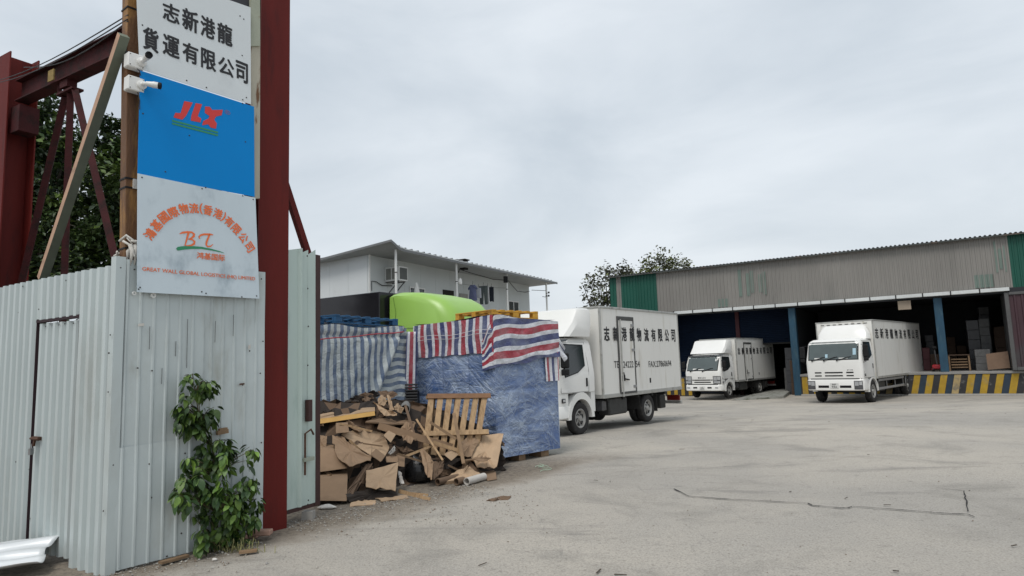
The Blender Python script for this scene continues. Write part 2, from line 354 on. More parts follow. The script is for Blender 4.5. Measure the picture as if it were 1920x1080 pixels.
# ------------------------------------------------------------------ the corrugated fence, its door and the sheet wall that carries the signs
C0 = gnd(196, 1080); HL = -57; HP = 38
def corr(P, e, nrm, w, zb, zt, pitch, depth, prof, nv=9, dent=.004, seed=0):
    """one profiled sheet as a mesh: P bottom start, e along, nrm outward, zb/zt = heights at both ends"""
    mb = MB(); xs = []; k = 0
    while True:
        done = False
        for t, h in prof:
            x = (k + t) * pitch
            if x > w: done = True; break
            xs.append((x, h))
        if done: break
        k += 1
    xs.append((w, xs[-1][1]))
    th = -.0015
    def fn(i, j, off):
        x, h = xs[i]; a = zb[0] + (zb[1] - zb[0]) * x / w; b = zt[0] + (zt[1] - zt[0]) * x / w; z = a + (b - a) * j / nv
        q = P + e * x; dd = noise.noise(Vector((q.x * 2.2 + seed, q.y * 2.2, z * 1.6))) * dent
        return Vector((q.x, q.y, z)) + nrm * (h * depth + dd + off)
    for off in (0, -.003):
        k0 = len(mb.v); n = len(xs)
        for j in range(nv + 1):
            for i in range(n): mb.v.append(fn(i, j, off))
        for j in range(nv):
            for i in range(n - 1): mb.f.append((k0 + j * n + i, k0 + j * n + i + 1, k0 + (j + 1) * n + i + 1, k0 + (j + 1) * n + i)); mb.mi.append(0)
    return mb
WAVE = [(0, 0), (.42, 0), (.52, 1), (.86, 1), (.98, 0)]
RIB = [(0, 0), (.70, 0), (.78, 1), (.9, 1), (.98, 0)]
eL = udir(HL); nL = -wdir(HL); eP = udir(HP); nP = wdir(HP)
fence = thing('corrugated_fence', 'pale grey corrugated sheet fence with a low hatch door in it', 'fence', C0)
def fs(nm, a, b, zb, zt, off=0, par=None, m=None, seed=0): return corr(C0 + eL * a + nL * off, eL, nL, b - a, zb, zt, .142, .030, WAVE, seed=seed).build(nm, m or M_fence, par or fence, recalc=False)
fs('sheet', .0, .565, (.0, .0), (2.63, 2.64), .002, seed=1)
fs('sheet', .57, 1.47, (2.225, 2.235), (2.64, 2.65), .0, seed=2)
fs('sheet', 1.475, 2.39, (.0, .0), (2.65, 2.655), .002, seed=3)
fs('sheet', 2.37, 3.28, (.0, .0), (2.655, 2.66), -.004, seed=4)
fs('sheet', 3.26, 4.15, (.0, .0), (2.66, 2.66), .002, seed=5)
door = fs('door', .583, 1.453, (.06, .03), (2.185, 2.2), -.012, seed=6)
fm = MB()
for a, b, z0, z1 in ((.573, .582, 0, 2.235), (1.458, 1.467, 0, 2.245), (.570, 1.474, 2.208, 2.236)):
    p = C0 + eL * a - nL * .02; q = C0 + eL * b - nL * .02
    fm.hexa([Vector((v.x, v.y, z)) for z in (z0, z1) for v in (p, q, q + nL * .046, p + nL * .046)])
fm.build('door_frame', mat('dark_maroon_frame', (.025, .01, .014), .7), fence)
bt = MB(); B0 = onpl(66, 822, C0, HL, -.035)
bt.bar(B0 - eL * .10, B0 + eL * .05, .03, .035); bt.tube([B0 + eL * .05 + nL * .02, B0 - eL * .12 + nL * .02], .011, 8); bt.bar(B0 + nL * .01 - eL * .02, B0 + nL * .01 + Vector((0, 0, -.07)), .018, .02)
bo = bt.build('bolt', M_rust, door)
pd = MB(); pd.bar(B0 + nL * .03 + Vector((0, 0, -.09)), B0 + nL * .03 + Vector((0, 0, -.15)), .045, .022); pd.tube([B0 + nL * .03 + Vector((0, 0, -.09)) + eL * s for s in (-.014,)] + [B0 + nL * .03 + Vector((0, 0, -.05)), B0 + nL * .03 + Vector((0, 0, -.09)) + eL * .014], .005, 6)
pd.build('padlock', M_steel, door)
sc0 = None
def screw(P, nrm, par, r=.008):
    global sc0
    if sc0 is None:
        mb = MB(); mb.lathe([(0, 1), (.35, .95), (.6, .5), (.62, 0)], (0, 0, 0), (0, 0, 1), 8); sc0 = mb.build('screw', M_screw, par, local=True); first = True; o = sc0
        o.matrix_local = fr_of(par).inverted() @ (Matrix.Translation(P) @ nrm.to_track_quat('Z', 'Y').to_matrix().to_4x4() @ Matrix.Scale(r, 4)); return o
    return inst(sc0, par, fr_of(par).inverted() @ (Matrix.Translation(P) @ nrm.to_track_quat('Z', 'Y').to_matrix().to_4x4() @ Matrix.Scale(r, 4)))
for p in [(43, 537), (124, 526), (153, 520), (170, 511), (201, 505), (207, 628), (86, 612), (111, 609), (122, 607), (138, 606), (194, 958), (136, 970), (56, 972), (143, 1069), (203, 735), (73, 580), (35, 586), (146, 770), (55, 880), (30, 866)]: screw(onpl(*p, C0, HL, -.026), nL, fence)

wall = thing('sheet_metal_wall', 'dented pale grey sheet wall below the pale blue sign', 'wall', C0 + eP * .7)
def ps(a, b, zb, zt, off, seed): return corr(C0 + eP * a + nP * off, eP, nP, b - a, zb, zt, .118, .011, RIB, nv=14, dent=.012, seed=seed).build('sheet', M_fence2, wall, recalc=False)
ps(.0, .80, (.95, 1.0), (2.69, 2.70), .0, 11)
ps(.78, 1.45, (.02, .03), (2.70, 2.70), -.010, 12)
ps(.0, .86, (.02, .03), (1.04, 1.07), .010, 13)
mb = MB()
for k in range(2):      # folded corner cover
    d = (eP, -eL * -1)[k]; nn = (nP, nL)[k]
    mb.hexa([Vector((q.x, q.y, z)) for z in (.0, 2.71) for q in (C0 + nP * .014 + nL * .004, C0 + d * (.075 if k == 0 else .05) + nn * .013, C0 + d * (.075 if k == 0 else .05) + nn * .016, C0 + nP * .018 + nL * .006)])
mb.build('corner_trim', M_fence, wall)
for p in [(226, 502), (252, 505), (490, 523), (493, 640), (204, 662), (258, 690), (285, 695), (468, 658), (455, 722), (362, 935), (347, 850), (340, 1000), (280, 870), (212, 872), (228, 870), (490, 830), (488, 700), (313, 1043), (284, 933)]: screw(onpl(*p, C0, HP, .014), nP, wall)
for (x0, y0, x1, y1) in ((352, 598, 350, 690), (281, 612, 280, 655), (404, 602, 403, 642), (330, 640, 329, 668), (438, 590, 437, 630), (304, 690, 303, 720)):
    a_, b_ = onpl(x0, y0, C0, HP, .0135), onpl(x1, y1, C0, HP, .0135); MB().bar(a_, b_, .004, .004, nP).build('fold_slit', mat('sheet_slit', (.11, .115, .115), .8), wall)  # thin dark strips drawn for rib shade and cuts in the sheet
for (x, y, w_, h_) in ((265, 612, .05, .03), (468, 655, .025, .05), (454, 722, .055, .02)):
    a_ = onpl(x, y, C0, HP, .0145); MB().prism([a_ - eP * w_ / 2, a_ + eP * w_ / 2 + Vector((0, 0, h_ * .2)), a_ + eP * w_ * .45 + Vector((0, 0, h_)), a_ - eP * w_ * .5 + Vector((0, 0, h_ * .8))], -nP * .003).build('tape_scrap', M_rag if y < 700 else M_rust, wall)
for p, k in (((251, 550), .7), ((287, 554), 1)):       # paper scraps under the sign
    mb = MB(); P = onpl(*p, C0, HP, .02); mb.ring(P, P + nP * .012, .024 * k, .009, 10); mb.build('washer_tab', M_white, wall)
mb = MB(); P = onpl(416, 811, C0, HP, .03); mb.bar(P - eP * .05, P + eP * .06 + Vector((0, 0, .01)), .035, .04); mb.bar(P - eP * .03 + Vector((0, 0, .03)), P + eP * .05 + Vector((0, 0, .035)), .03, .02); mb.build('timber_stub', M_wooddark, wall)

# ------------------------------------------------------------------ red steel gantry of the gate
def hcol(mb, o, e, n, wf, d, z0, z1, tf=.022, tw=.014):
    for a, b, c, f in ((-wf / 2, wf / 2, -d / 2, -d / 2 + tf), (-wf / 2, wf / 2, d / 2 - tf, d / 2), (-tw / 2, tw / 2, -d / 2 + tf, d / 2 - tf)):
        mb.hexa([Vector((q.x, q.y, z)) for z in (z0, z1) for q in (o + e * a + n * c, o + e * b + n * c, o + e * b + n * f, o + e * a + n * f)])
Rr = gnd(538, 990)
colo = Rr - eP * .18 - nP * .16
mb = MB(); hcol(mb, colo, eP, nP, .36, .32, -.05, 7.3)
c1 = thing('steel_column', 'tall dark red steel column beside the signboards', 'column', Vector((colo.x, colo.y, 0)), 'red gantry columns')
mb.build('post', M_red, c1, bevel=.004)
lc = Vector((-7.93, 10.18, 0)); mb = MB(); hcol(mb, lc, udir(-60), wdir(-60), .46, .42, 0, 6.85)
c2 = thing('steel_column', 'dark red steel column rising behind the corrugated fence', 'column', lc, 'red gantry columns')
mb.build('post', M_red, c2, bevel=.004)
mb = MB(); q = lc + udir(-60) * -.33; mb.box(-.14, .14, -.14, .14, 0, .42); mb.v = [Matrix.Translation((q.x, q.y, 5.52)) @ Matrix.Rotation(R(60), 4, 'Z') @ v for v in mb.v]; mb.build('bracket', M_redrust, c2)
bm_ = thing('steel_beam', 'rusty dark red beam spanning between the two red columns', 'beam', Vector((-5.2, 8.6, 6.2)))
a = Vector((-7.72, 10.02, 0)); b = Vector((-2.75, 7.15, 0)); mb = MB()
for w, h, z in ((.20, .018, 6.045), (.20, .018, 6.375), (.014, .312, 6.21)): mb.bar(a + Vector((0, 0, z)), b + Vector((0, 0, z)), w, h)
mb.build('girder', M_redrust, bm_)
mb = MB(); q = a.lerp(b, .19); mb.bar(q + Vector((-.06, -.1, 6.15)), q + Vector((.08, -.18, 6.15)), .02, .17); mb.build('rusted_patch', mat('ochre_rust', (.24, .17, .06), .9, 0, .3, 20), bm_)
mb = MB(); q = a.lerp(b, .23); mb.bar(q + Vector((0, 0, 5.98)), q + Vector((.18, -.1, 5.98)), .14, .11); mb.tube([q + Vector((-.12, .07, 6.03)), q + Vector((-.12, .07, 5.86))], .03, 8); mb.build('lug', M_redrust, bm_)
ap = Vector((-6.44, 9.28, 5.85))
br = thing('steel_tripod', 'dark red strutted tripod standing under the rusty beam', 'support', Vector((ap.x, ap.y, 0)))
mb = MB(); mb.bar(ap + Vector((-.20, .12, .0)), ap + Vector((.20, -.12, .0)), .16, .03); mb.build('cap_plate', M_redrust, br)
for (dx, z) in ((-.93, 3.35), (.14, 3.1), (1.14, 3.32)):
    top = ap + Vector((dx * .14, -dx * .1, -.03)); low = ap + Vector((dx, -dx * .58, z - ap.z)); k = (top.z) / (top.z - low.z); bot = top + (low - top) * k
    if dx == .14: bot = Vector((ap.x + .12, ap.y - .06, 0)); top = ap + Vector((.02, -.01, -.03))
    mb = MB(); mb.bar(top, bot, .088, .08, (.5, -.8, 0)); mb.build('strut', M_redrust, br)
# strut leaning out behind the gate leaf
mb = MB(); s0 = onpl(543, 372, Rr, HP, -.25); s1 = onpl(576, 474, Rr, HP, -.25); s2 = s1 + (s1 - s0) * 2.2
mb.bar(s0 + (s0 - s1) * .4, s1 + (s1 - s0) * .35, .07, .07); tag(mb.build('leaning_strut', M_red), 'thin red steel strut slanting down behind the gate leaf', 'strut')

# timber post, slanting brace and strips behind the signs
PO = C0 - nP * .11 + eP * .02
mb = MB(); t0 = onpl(243, 470, C0, HP, -.10); t1 = onpl(247.5, 0, C0, HP, -.10); ax = (t1 - t0).normalized(); p0 = t0 - ax * 2.5; p1 = t1 + ax * .9
tp = thing('timber_post', 'brown stained square timber post on the fence corner', 'post', Vector((p0.x, p0.y, 0)))
mb.bar(p0, p1, .125, .125, nP); mb.build('timber', M_stain, tp, bevel=.006)
def pst(py, off=0): t = (t0.z - onpl(243, py, C0, HP, -.1).z) / (t0.z - t1.z); return t0 + (t1 - t0) * t
for py in (338, 355, 468, 105, 20):
    mb = MB(); q = pst(py); mb.bar(q - Vector((0, 0, .008)), q + Vector((0, 0, .008)), .135, .135, nP); mb.build('strap', M_black, tp)
mb = MB(); q = pst(346) + nP * .07 + eP * .02; mb.bar(q - Vector((0, 0, .05)), q + Vector((0, 0, .04)), .05, .02, nP); mb.build('tape', M_rag, tp)
mb = MB(); q = pst(462)
for k in range(5):
    r0 = .085 + .02 * rnd.random(); mb.tube([q + Vector((0, 0, rnd.uniform(-.05, .05))) + (nP * math.cos(t) + eP * math.sin(t)) * r0 * (1 + .25 * rnd.random()) + Vector((0, 0, -.1 * math.sin(t * .5))) for t in [x * .55 - 1.2 + k * .3 for x in range(9)]], .007 + .006 * rnd.random(), 5)
for k in range(7):
    s = q + nP * (.09 + .02 * rnd.random()) + eP * rnd.uniform(-.1, .13); mb.tube([s, s + Vector((rnd.uniform(-.05, .05), rnd.uniform(-.03, .03), -.06)), s + Vector((rnd.uniform(-.07, .07), 0, -.10 - .12 * rnd.random()))], [.016, .022, .006], 5)
tag(mb.build('knotted_rag', M_rag, None, smooth=True), 'torn white rag knotted round the foot of the brown post', 'rag')
mb = MB(); b0 = onpl(232, 66, C0 - nP * .02, HL, -.02); b1 = onpl(80, 522, C0 - nP * .02, HL, .14); mb.bar(b0, b1, .066, .085, nL)
bs = thing('timber_brace', 'slanting square timber propped from the fence up to the post', 'brace', b1)
o = mb.build('timber', [M_pinktimber, mat('grey_green_side', (.15, .17, .13), .8, 0, .2, 5)], bs)
for p in o.data.polygons:
    n = p.normal
    if n.x > .45 : p.material_index = 1
# pale timber strips right of the boards and the dark sheet above
def strip(nm, x0a, x1a, y0, x0b, x1b, y1, off, m, th=.04):
    P = [onpl(x0a, y0, C0, HP, off), onpl(x1a, y0, C0, HP, off), onpl(x1b, y1, C0, HP, off), onpl(x0b, y1, C0, HP, off)]
    return MB().prism(P, -nP * th).build(nm, m, None)
tag(strip('timber_batten', 470, 487.5, -60, 471, 488, 86, .035, M_greentimber), 'pale green painted batten beside the topmost white sign', 'batten')
tag(strip('timber_batten', 471, 488, 84, 477, 487, 372, .012, mat('peeling_cream_timber', (.44, .41, .33), .8, 0, .1, 5, col2=(.16, .08, .04), mask=(.55, .66), mscale=5, stretch=(2, 2, .5))), 'peeling cream batten along the edge of the blue sign', 'batten')
tag(strip('backing_sheet', 395, 472, -70, 400, 473, 60, .0, mat('dark_grey_sheet', (.035, .035, .042), .5), .01), 'dark grey metal sheet above the topmost white sign', 'metal sheet')

# ------------------------------------------------------------------ the three signboards
SO = .062
def sp(px, py, o=SO): return onpl(px, py, C0, HP, o)
def board(name, label, corners, m, screws, o=SO):
    P = [sp(*c, o=o) for c in corners]; r = thing(name, label, 'sign', (P[0] + P[1]) / 2)
    MB().prism(P, -nP * .006).build('board', m, r)
    for s in screws: screw(sp(*s, o=o), nP, r, .0075)
    return r
s1 = board('signboard', 'white sign with big black Chinese characters above the blue one', [(262, 129), (470.5, 195.5), (470, 14), (254, -62)], M_signw, [(450, 30), (457, 36), (454, 104), (267, 47), (350, 151), (387, 164), (462, 183), (455, 187)], SO)
def zq(x, y, k=3.177, ox=0, oy=0): return (ox + x / k, oy + y / k)
def chars(par, lst, m, slope, tz, off, bold=.012):
    for ch, x0, y0, x1, y1 in lst:
        mb = MB(); w = x1 - x0; LB = sp(*tz(x0, y1 - slope * w), o=off); RB = sp(*tz(x1, y1), o=off); LT = sp(*tz(x0, y0), o=off); text(mb, ch, LB, RB - LB, LT - LB, bold); mb.build('character', m, par, recalc=False)
chars(s1, [('志', 970, 2, 1070, 152), ('新', 1086, 38, 1182, 205), ('港', 1195, 85, 1282, 243), ('龍', 1295, 125, 1385, 283)], M_ink, .40, zq, SO + .003, .022)
chars(s1, [('貨', 852, 150, 945, 322), ('運', 970, 195, 1070, 357), ('有', 1088, 240, 1182, 393), ('限', 1198, 280, 1287, 433), ('公', 1300, 328, 1395, 468), ('司', 1405, 355, 1477, 503)], M_ink, .38, zq, SO + .003, .022)
s2 = board('signboard', 'plain blue sign with a red logo over green bars', [(258, 327), (477.5, 369), (476.5, 200), (263, 132)], M_signb, [(268, 213), (310, 322), (300, 166), (455, 194), (355, 254), (460, 266)], SO + .004)
mb = MB()
for poly in ([(1098, 602), (1148, 611), (1108, 690), (1086, 713), (1034, 699), (1044, 672), (1076, 674)], [(1166, 614), (1204, 621), (1178, 692), (1199, 706), (1194, 729), (1136, 718), (1140, 688)], [(1222, 634), (1250, 636), (1264, 655), (1328, 654), (1320, 686), (1286, 694), (1276, 714), (1292, 736), (1286, 766), (1256, 760), (1240, 740), (1204, 746), (1212, 720), (1242, 706), (1248, 690), (1220, 672)]):
    mb.add([sp(*zq(*p), o=SO + .007) for p in poly], [tuple(range(len(poly)))])
mb.build('logo', M_redink, s2, recalc=False)
mb = MB(); LB = sp(*zq(1338, 676), o=SO + .007); text(mb, '®', LB, sp(*zq(1372, 688), o=SO + .007) - LB, sp(*zq(1338, 650), o=SO + .007) - LB); mb.build('registered_mark', mat('faded_red', (.25, .12, .25), .5), s2, recalc=False)
mb = MB()
for k in (0, 17): mb.add([sp(*zq(x, y + k), o=SO + .007) for x, y in ((1026, 713), (1302, 785), (1296, 794), (1024, 723))], [(3, 2, 1, 0)])
mb.build('green_bars', M_greenink, s2, recalc=False)
z45 = lambda x, y: (240 + x / 4.5, 330 + y / 4.5)
s3 = board('signboard', 'pale blue sign with an arch of orange characters and a swoosh', [(257, 547.5), (486.5, 560), (479, 371), (258, 325)], M_signp, [z45(*q) for q in ((118, 12), (625, 107), (655, 97), (968, 167), (1056, 198), (90, 955), (102, 940), (622, 977), (658, 990), (960, 1020), (1085, 1012))], SO + .007)
so3 = SO + .0105
ctr = [('鴻', 185, 490), ('基', 240, 415), ('國', 305, 350), ('際', 385, 305), ('物', 470, 275), ('流', 556, 272), ('(', 617, 275), ('香', 675, 288), ('港', 760, 318), (')', 808, 347), ('有', 855, 385), ('限', 915, 450), ('公', 975, 520), ('司', 1025, 600)]
pl = [sp(*z45(x, y), o=so3) for _, x, y in ctr]; mb = MB(); mb2 = MB()
for i, (ch, _, _) in enumerate(ctr):
    d = (pl[min(i + 1, 13)] - pl[max(i - 1, 0)]).normalized(); up = nP.cross(d).normalized()
    if up.z < 0: up = -up
    w, h = (.030, .108) if ch in '()' else (.092, .10); text(mb, ch, pl[i] - d * w / 2 - up * h / 2, d * w, up * h, .022); mb.build('character', M_orange, s3, recalc=False); mb = MB()
LB = sp(*z45(580, 697), o=so3); text(mb, '鸿基国际', LB, sp(*z45(815, 719), o=so3) - LB, sp(*z45(584, 640), o=so3) - LB, .014); stuff(mb.build('lettering', M_orange, s3, recalc=False)); mb = MB()
LB = sp(*z45(120, 808), o=so3); text(mb, 'GREAT WALL GLOBAL LOGISTICS (HK) LIMITED', LB, sp(*z45(1072, 890), o=so3) - LB, sp(*z45(122, 766), o=so3) - LB, .007)
stuff(mb.build('lettering', M_orange, s3, recalc=False))
def stroke(mb, pts, w):
    P = [sp(*z45(*p), o=so3) for p in pts]; k = len(mb.v)
    for i, p in enumerate(P):
        d = (P[min(i + 1, len(P) - 1)] - P[max(i - 1, 0)]).normalized(); q = nP.cross(d); mb.v += [p + q * w[i] * .8, p - q * w[i] * .8]
    for i in range(len(P) - 1): mb.f.append((k + 2 * i, k + 2 * i + 1, k + 2 * i + 3, k + 2 * i + 2)); mb.mi.append(0)
mb = MB(); q = .004
stroke(mb, [(435, 488), (460, 478), (500, 473), (540, 475), (558, 490), (555, 508), (535, 525), (510, 533)], [.003, .012, .012, .011, .013, .014, .010, .005])
stroke(mb, [(510, 533), (545, 537), (562, 552), (558, 572), (535, 585), (500, 588), (472, 582)], [.005, .009, .013, .014, .010, .006, .003])
stroke(mb, [(512, 480), (503, 510), (492, 550), (482, 585)], [.012, .011, .010, .005])
stroke(mb, [(605, 530), (600, 515), (612, 500), (640, 492), (690, 492), (720, 496)], [.006, .009, .011, .012, .012, .004])
stroke(mb, [(690, 492), (678, 520), (664, 555), (660, 580), (672, 595), (700, 592), (718, 575)], [.010, .011, .012, .011, .010, .007, .003])
mb.build('monogram', M_orange, s3, recalc=False)
mb = MB(); stroke(mb, [(412, 620), (425, 613), (470, 606), (540, 603), (620, 606), (700, 620), (770, 637), (812, 650)], [.012, .022, .021, .017, .013, .010, .007, .002]); mb.build('swoosh', M_greenink, s3, recalc=False)

# ------------------------------------------------------------------ security cameras on the post and the wires
def camera_box(label, cx, cy, dd, r):
    P = onpl(cx, cy, C0, HP, .02); t = thing('security_camera', label, 'camera', P, 'security cameras on the brown post')
    m = MB(); M = Matrix.Translation(P) @ Matrix(((eP.x, nP.x, 0), (eP.y, nP.y, 0), (0, 0, 1))).to_4x4()
    m.cbox(-.075, .07, -.045, .05, -.068, .068, .008); m.v = [M @ v for v in m.v]; m.build('junction_box', M_white, t)
    m = MB(); a = P + nP * .05 + eP * .04; m.lathe([(0, .042), (.02, .042), (.03, .02), (.06, .016)], a, nP, 16); m.build('base', M_white, t, auto=40)
    e_ = a + nP * .06; dd = Vector(dd).normalized()
    m = MB(); m.tube([e_ - nP * .01, e_ + dd * .02], .017, 10); m.build('arm', M_white, t)
    bd = MB(); bd.lathe([(0, .016), (.008, .022), (.05, .026), (.065, .030), (.11, .030)], e_ + dd * .01, dd, 18); body = bd.build('body', M_white, t, auto=40)
    m = MB(); m.lathe([(0, .031), (.022, .031), (.023, .023), (.012, .021), (.012, 0)], e_ + dd * .118, dd, 18); ln = m.build('shroud', M_black, body, auto=40)
    for k in range(4):
        s = P + nP * .052 + eP * (-.055 if k % 2 else .055) + Vector((0, 0, -.05 if k < 2 else .05)); screw(s, nP, t, .005)
camera_box('security camera with its dark lens aimed out, on the higher white box', 252, 117, (.62, -.60, .02), .03)
camera_box('security camera pointing sideways, on the white box under the other', 252, 160, (.95, .28, -.10), .03)
for i, (a, b) in enumerate((((-30, 158), (240, 28)), ((-30, 160), (239, 36)), ((45, 126), (240, 40)))):
    A = onpl(*a, C0, HL, .9) if i < 2 else onpl(*a, C0, HL, .75); B = onpl(*b, C0, HP, -.03); pts = [A.lerp(B, t / 10) + Vector((0, 0, -.10 * math.sin(math.pi * t / 10) * (1 + i * .25))) for t in range(11)]
    o = MB().tube(pts, .006, 6).build('overhead_cable', M_cable); tag(o, ('black overhead cable meeting the brown post highest', 'black overhead cable running just under the highest one', 'short black cable tied to the others beside the red column')[i], 'cable', 'cables strung to the brown post')
for i, (a, b) in enumerate((((256, 127), (264, 142)), ((258, 172), (262, 205)))):
    A = sp(*a, o=.05); B = sp(*b, o=.07); tag(MB().tube([A, A.lerp(B, .5) + nP * .02, B], .004, 6).build('camera_lead', M_cable), ('thin lead hanging between the two camera boxes', 'thin lead hanging below the lower camera box')[i], 'cable')

# ------------------------------------------------------------------ the open gate leaf right of the red column
HG = 26
G0 = gnd(541, 985); G1 = onpl(592, 968, G0, HG); hg = (G1 - G0).length; eG = udir(HG); nG = wdir(HG)
gate = thing('gate_leaf', 'pale green corrugated gate leaf with a rusty frame, left ajar', 'gate', G0)
M_gate = mat('faded_green_sheet', (.47, .56, .52), .45, .1, .06, 2, .1, 8, col2=(.24, .34, .30), mask=(.52, .8), mscale=1.6, stretch=(2, 2, .5), rand=.03)
zt0 = onpl(545, 473, G0, HG).z; zt1 = onpl(583, 471, G0, HG).z; zf = onpl(590, 478, G0, HG).z
GB = .13
LW = onpl(586, 700, G0, HG); W_ = (Vector((LW.x, LW.y, 0)) - Vector((G0.x, G0.y, 0))).length
for k in range(3):
    corr(G0 + eG * (W_ * k / 3 - (.0 if k else .12)) + nG * (.03 + .003 * k), eG, nG, W_ / 3 + .008 + (0 if k else .12), (GB + .04, GB + .04), (zt0, zt1 + .02 * (k == 2)), .19 if k else .3, .035, RIB, nv=6, dent=.006, seed=20 + k).build('sheet', M_gate, gate, recalc=False)
fm = MB(); M_gfr = mat('maroon_frame_steel', (.05, .022, .02), .6, 0, .25, 6)
def gp(s, z, o=0): q = G0 + eG * s + nG * o; return Vector((q.x, q.y, z))
fm.bar(gp(W_ + .05, GB), gp(W_ + .05, zf), .09, .06, nG)
fm.bar(gp(-.1, GB + .02), gp(W_ + .05, GB + .02), .05, .05); fm.bar(gp(-.1, 1.5), gp(W_, 1.5), .03, .04); fm.build('frame', M_gfr, gate)
q = onpl(579, 790, G0, HG, .07); m = MB(); m.bar(q, q + Vector((0, 0, -.26)) + Vector((0, 0, .5)), .06, .05, nG); m.build('lock_plate', M_gfr, gate)
q = onpl(572, 870, G0, HG, .08); m = MB(); m.tube([q + Vector((0, 0, -.12)), q + Vector((0, 0, .33)), q + Vector((.05, .05, .37)), q + Vector((.07, .08, .31))], .012, 8); m.build('drop_bolt', M_rust, gate)
q = onpl(577, 861, G0, HG, .08); m = MB(); m.bar(q - eG * .06, q + eG * .09, .035, .04); m.build('hasp', mat('weathered_grey_green', (.30, .33, .27), .7), gate)
for p in [(576, 480), (578, 612), (577, 685), (578, 752), (578, 938), (577, 946), (577, 541)]: screw(onpl(*p, G0, HG, .072), nG, gate, .01)
m = MB(); q = G0 + eG * .3; m.box(q.x - .06, q.x + .06, q.y - .06, q.y + .06, 0, .09); m.build('foot_block', mat('pale_concrete_lump', (.36, .34, .31), .9, 0, .15, 8), gate)

# ------------------------------------------------------------------ bent metal scrap and stones at the foot of the fence
M_alu = mat('bright_bent_sheet', (.62, .64, .65), .35, .3, .06, 2, .1, 6)
sc = MB(); A = gnd(-60, 1062); eS = (gnd(122, 1046) - A).normalized(); LS = (gnd(122, 1046) - A).length; nS = Vector((eS.y, -eS.x, 0))
def scf(u, v):
    q = A + eS * (u * LS * (1 + .05 * math.sin(v * 9)) ) + nS * (-.02 + v * .62); h = .035 + .15 * math.sin(min(1, v * 1.25 + .28) * 2.6) + .02 * math.sin(v * 26) + .05 * u * (1 - v)
    return Vector((q.x, q.y, max(.01, h + .015 * noise.noise(q * 4))))
sc.grid(scf, 14, 24); so_ = sc.build('metal_scrap', M_alu, smooth=True); so_.modifiers.new('t', 'SOLIDIFY').thickness = .004
tag(so_, 'bright bent scrap of ribbed metal sheet lying before the hatch door', 'metal scrap')
grv = MB()
def stone(P, r):
    p = []
    for a in range(5):
        t = a * 1.257 + rnd.random(); p.append(P + Vector((math.cos(t) * r * rnd.uniform(.7, 1.3), math.sin(t) * r * rnd.uniform(.7, 1.3), r * rnd.uniform(-.1, .25))))
    top = P + Vector((rnd.uniform(-.3, .3) * r, rnd.uniform(-.3, .3) * r, r * rnd.uniform(.5, .9))); k = len(grv.v); grv.v += p + [top]
    for a in range(5): grv.f.append((k + a, k + (a + 1) % 5, k + 5)); grv.mi.append(rnd.randrange(3))
for i in range(2600):
    s = rnd.uniform(-.6, 4.2); o = abs(rnd.gauss(0, .28)) - .05; q = C0 + eP * s + nP * o
    if s > 1.3: q = Rr + udir(44) * (s - 1.35) + wdir(44) * (abs(rnd.gauss(0, .45)) - .25)
    stone(Vector((q.x, q.y, gz(q.x, q.y) + .004)), .004 + .013 * rnd.random() ** 3)
for i in range(1500):
    q = gnd(rnd.uniform(560, 1000), rnd.uniform(880, 985)); stone(q + Vector((0, 0, .004)), .003 + .010 * rnd.random() ** 3)
for i in range(1500):
    y = 2.5 + 18 * rnd.random() ** 1.5; x = rnd.uniform(-.5, .85) * y * .9; stone(Vector((x, y, gz(x, y) + .004)), .003 + .010 * rnd.random() ** 4)
go2 = grv.build('gravel', [mat('stone_grey', (.30, .29, .27), .9, 0, .2, 30), mat('stone_brown', (.17, .13, .095), .9, 0, .2, 30), mat('stone_pale', (.34, .32, .28), .9, 0, .2, 30)], recalc=False); stuff(go2)
lit = MB()
for i in range(48):
    y = 3.4 + 20 * rnd.random() ** 1.4; x = rnd.uniform(-.15, .75) * y; P = Vector((x, y, gz(x, y) + .016)); a = rnd.gauss(.2, .9); d = Vector((math.cos(a), math.sin(a), 0)); L = rnd.uniform(.008, .055); lit.bar(P - d * L, P + d * L + Vector((0, 0, .003)), rnd.uniform(.006, .016), .005)
stuff(lit.build('splinters', mat('dark_splinters', (.07, .055, .042), .9, 0, .3, 9)))
br_ = MB(); P = gnd(470, 1012)
for (dx, dy, z) in ((-.12, .1, .02), (.1, .02, .05), (-.02, -.1, .0)):
    br_ = MB(); q = gnd(470 + dx * 200, 1012 + dy * 40); br_.cbox(q.x - .1, q.x + .1, q.y - .05, q.y + .05, z, z + .05, .008); tag(br_.build('broken_tile', mat('pinkish_tile', (.34, .21, .16), .85, 0, .2, 9, .2)), 'broken pinkish tile piece in the dirt by the red column foot', 'tile', 'broken tiles by the column')
for (a, b) in (((448, 1042), (482, 1038)), ((300, 1062), (352, 1048))):
    m = MB(); m.bar(gnd(*a) + Vector((0, 0, .03)), gnd(*b) + Vector((0, 0, .03)), .06, .02); tag(m.build('dark_slat', M_wooddark), 'dark slat of wood in the dirt before the climbing shrub' if a[0] > 400 else 'dark slat of wood wedged under the sheet wall', 'slat')

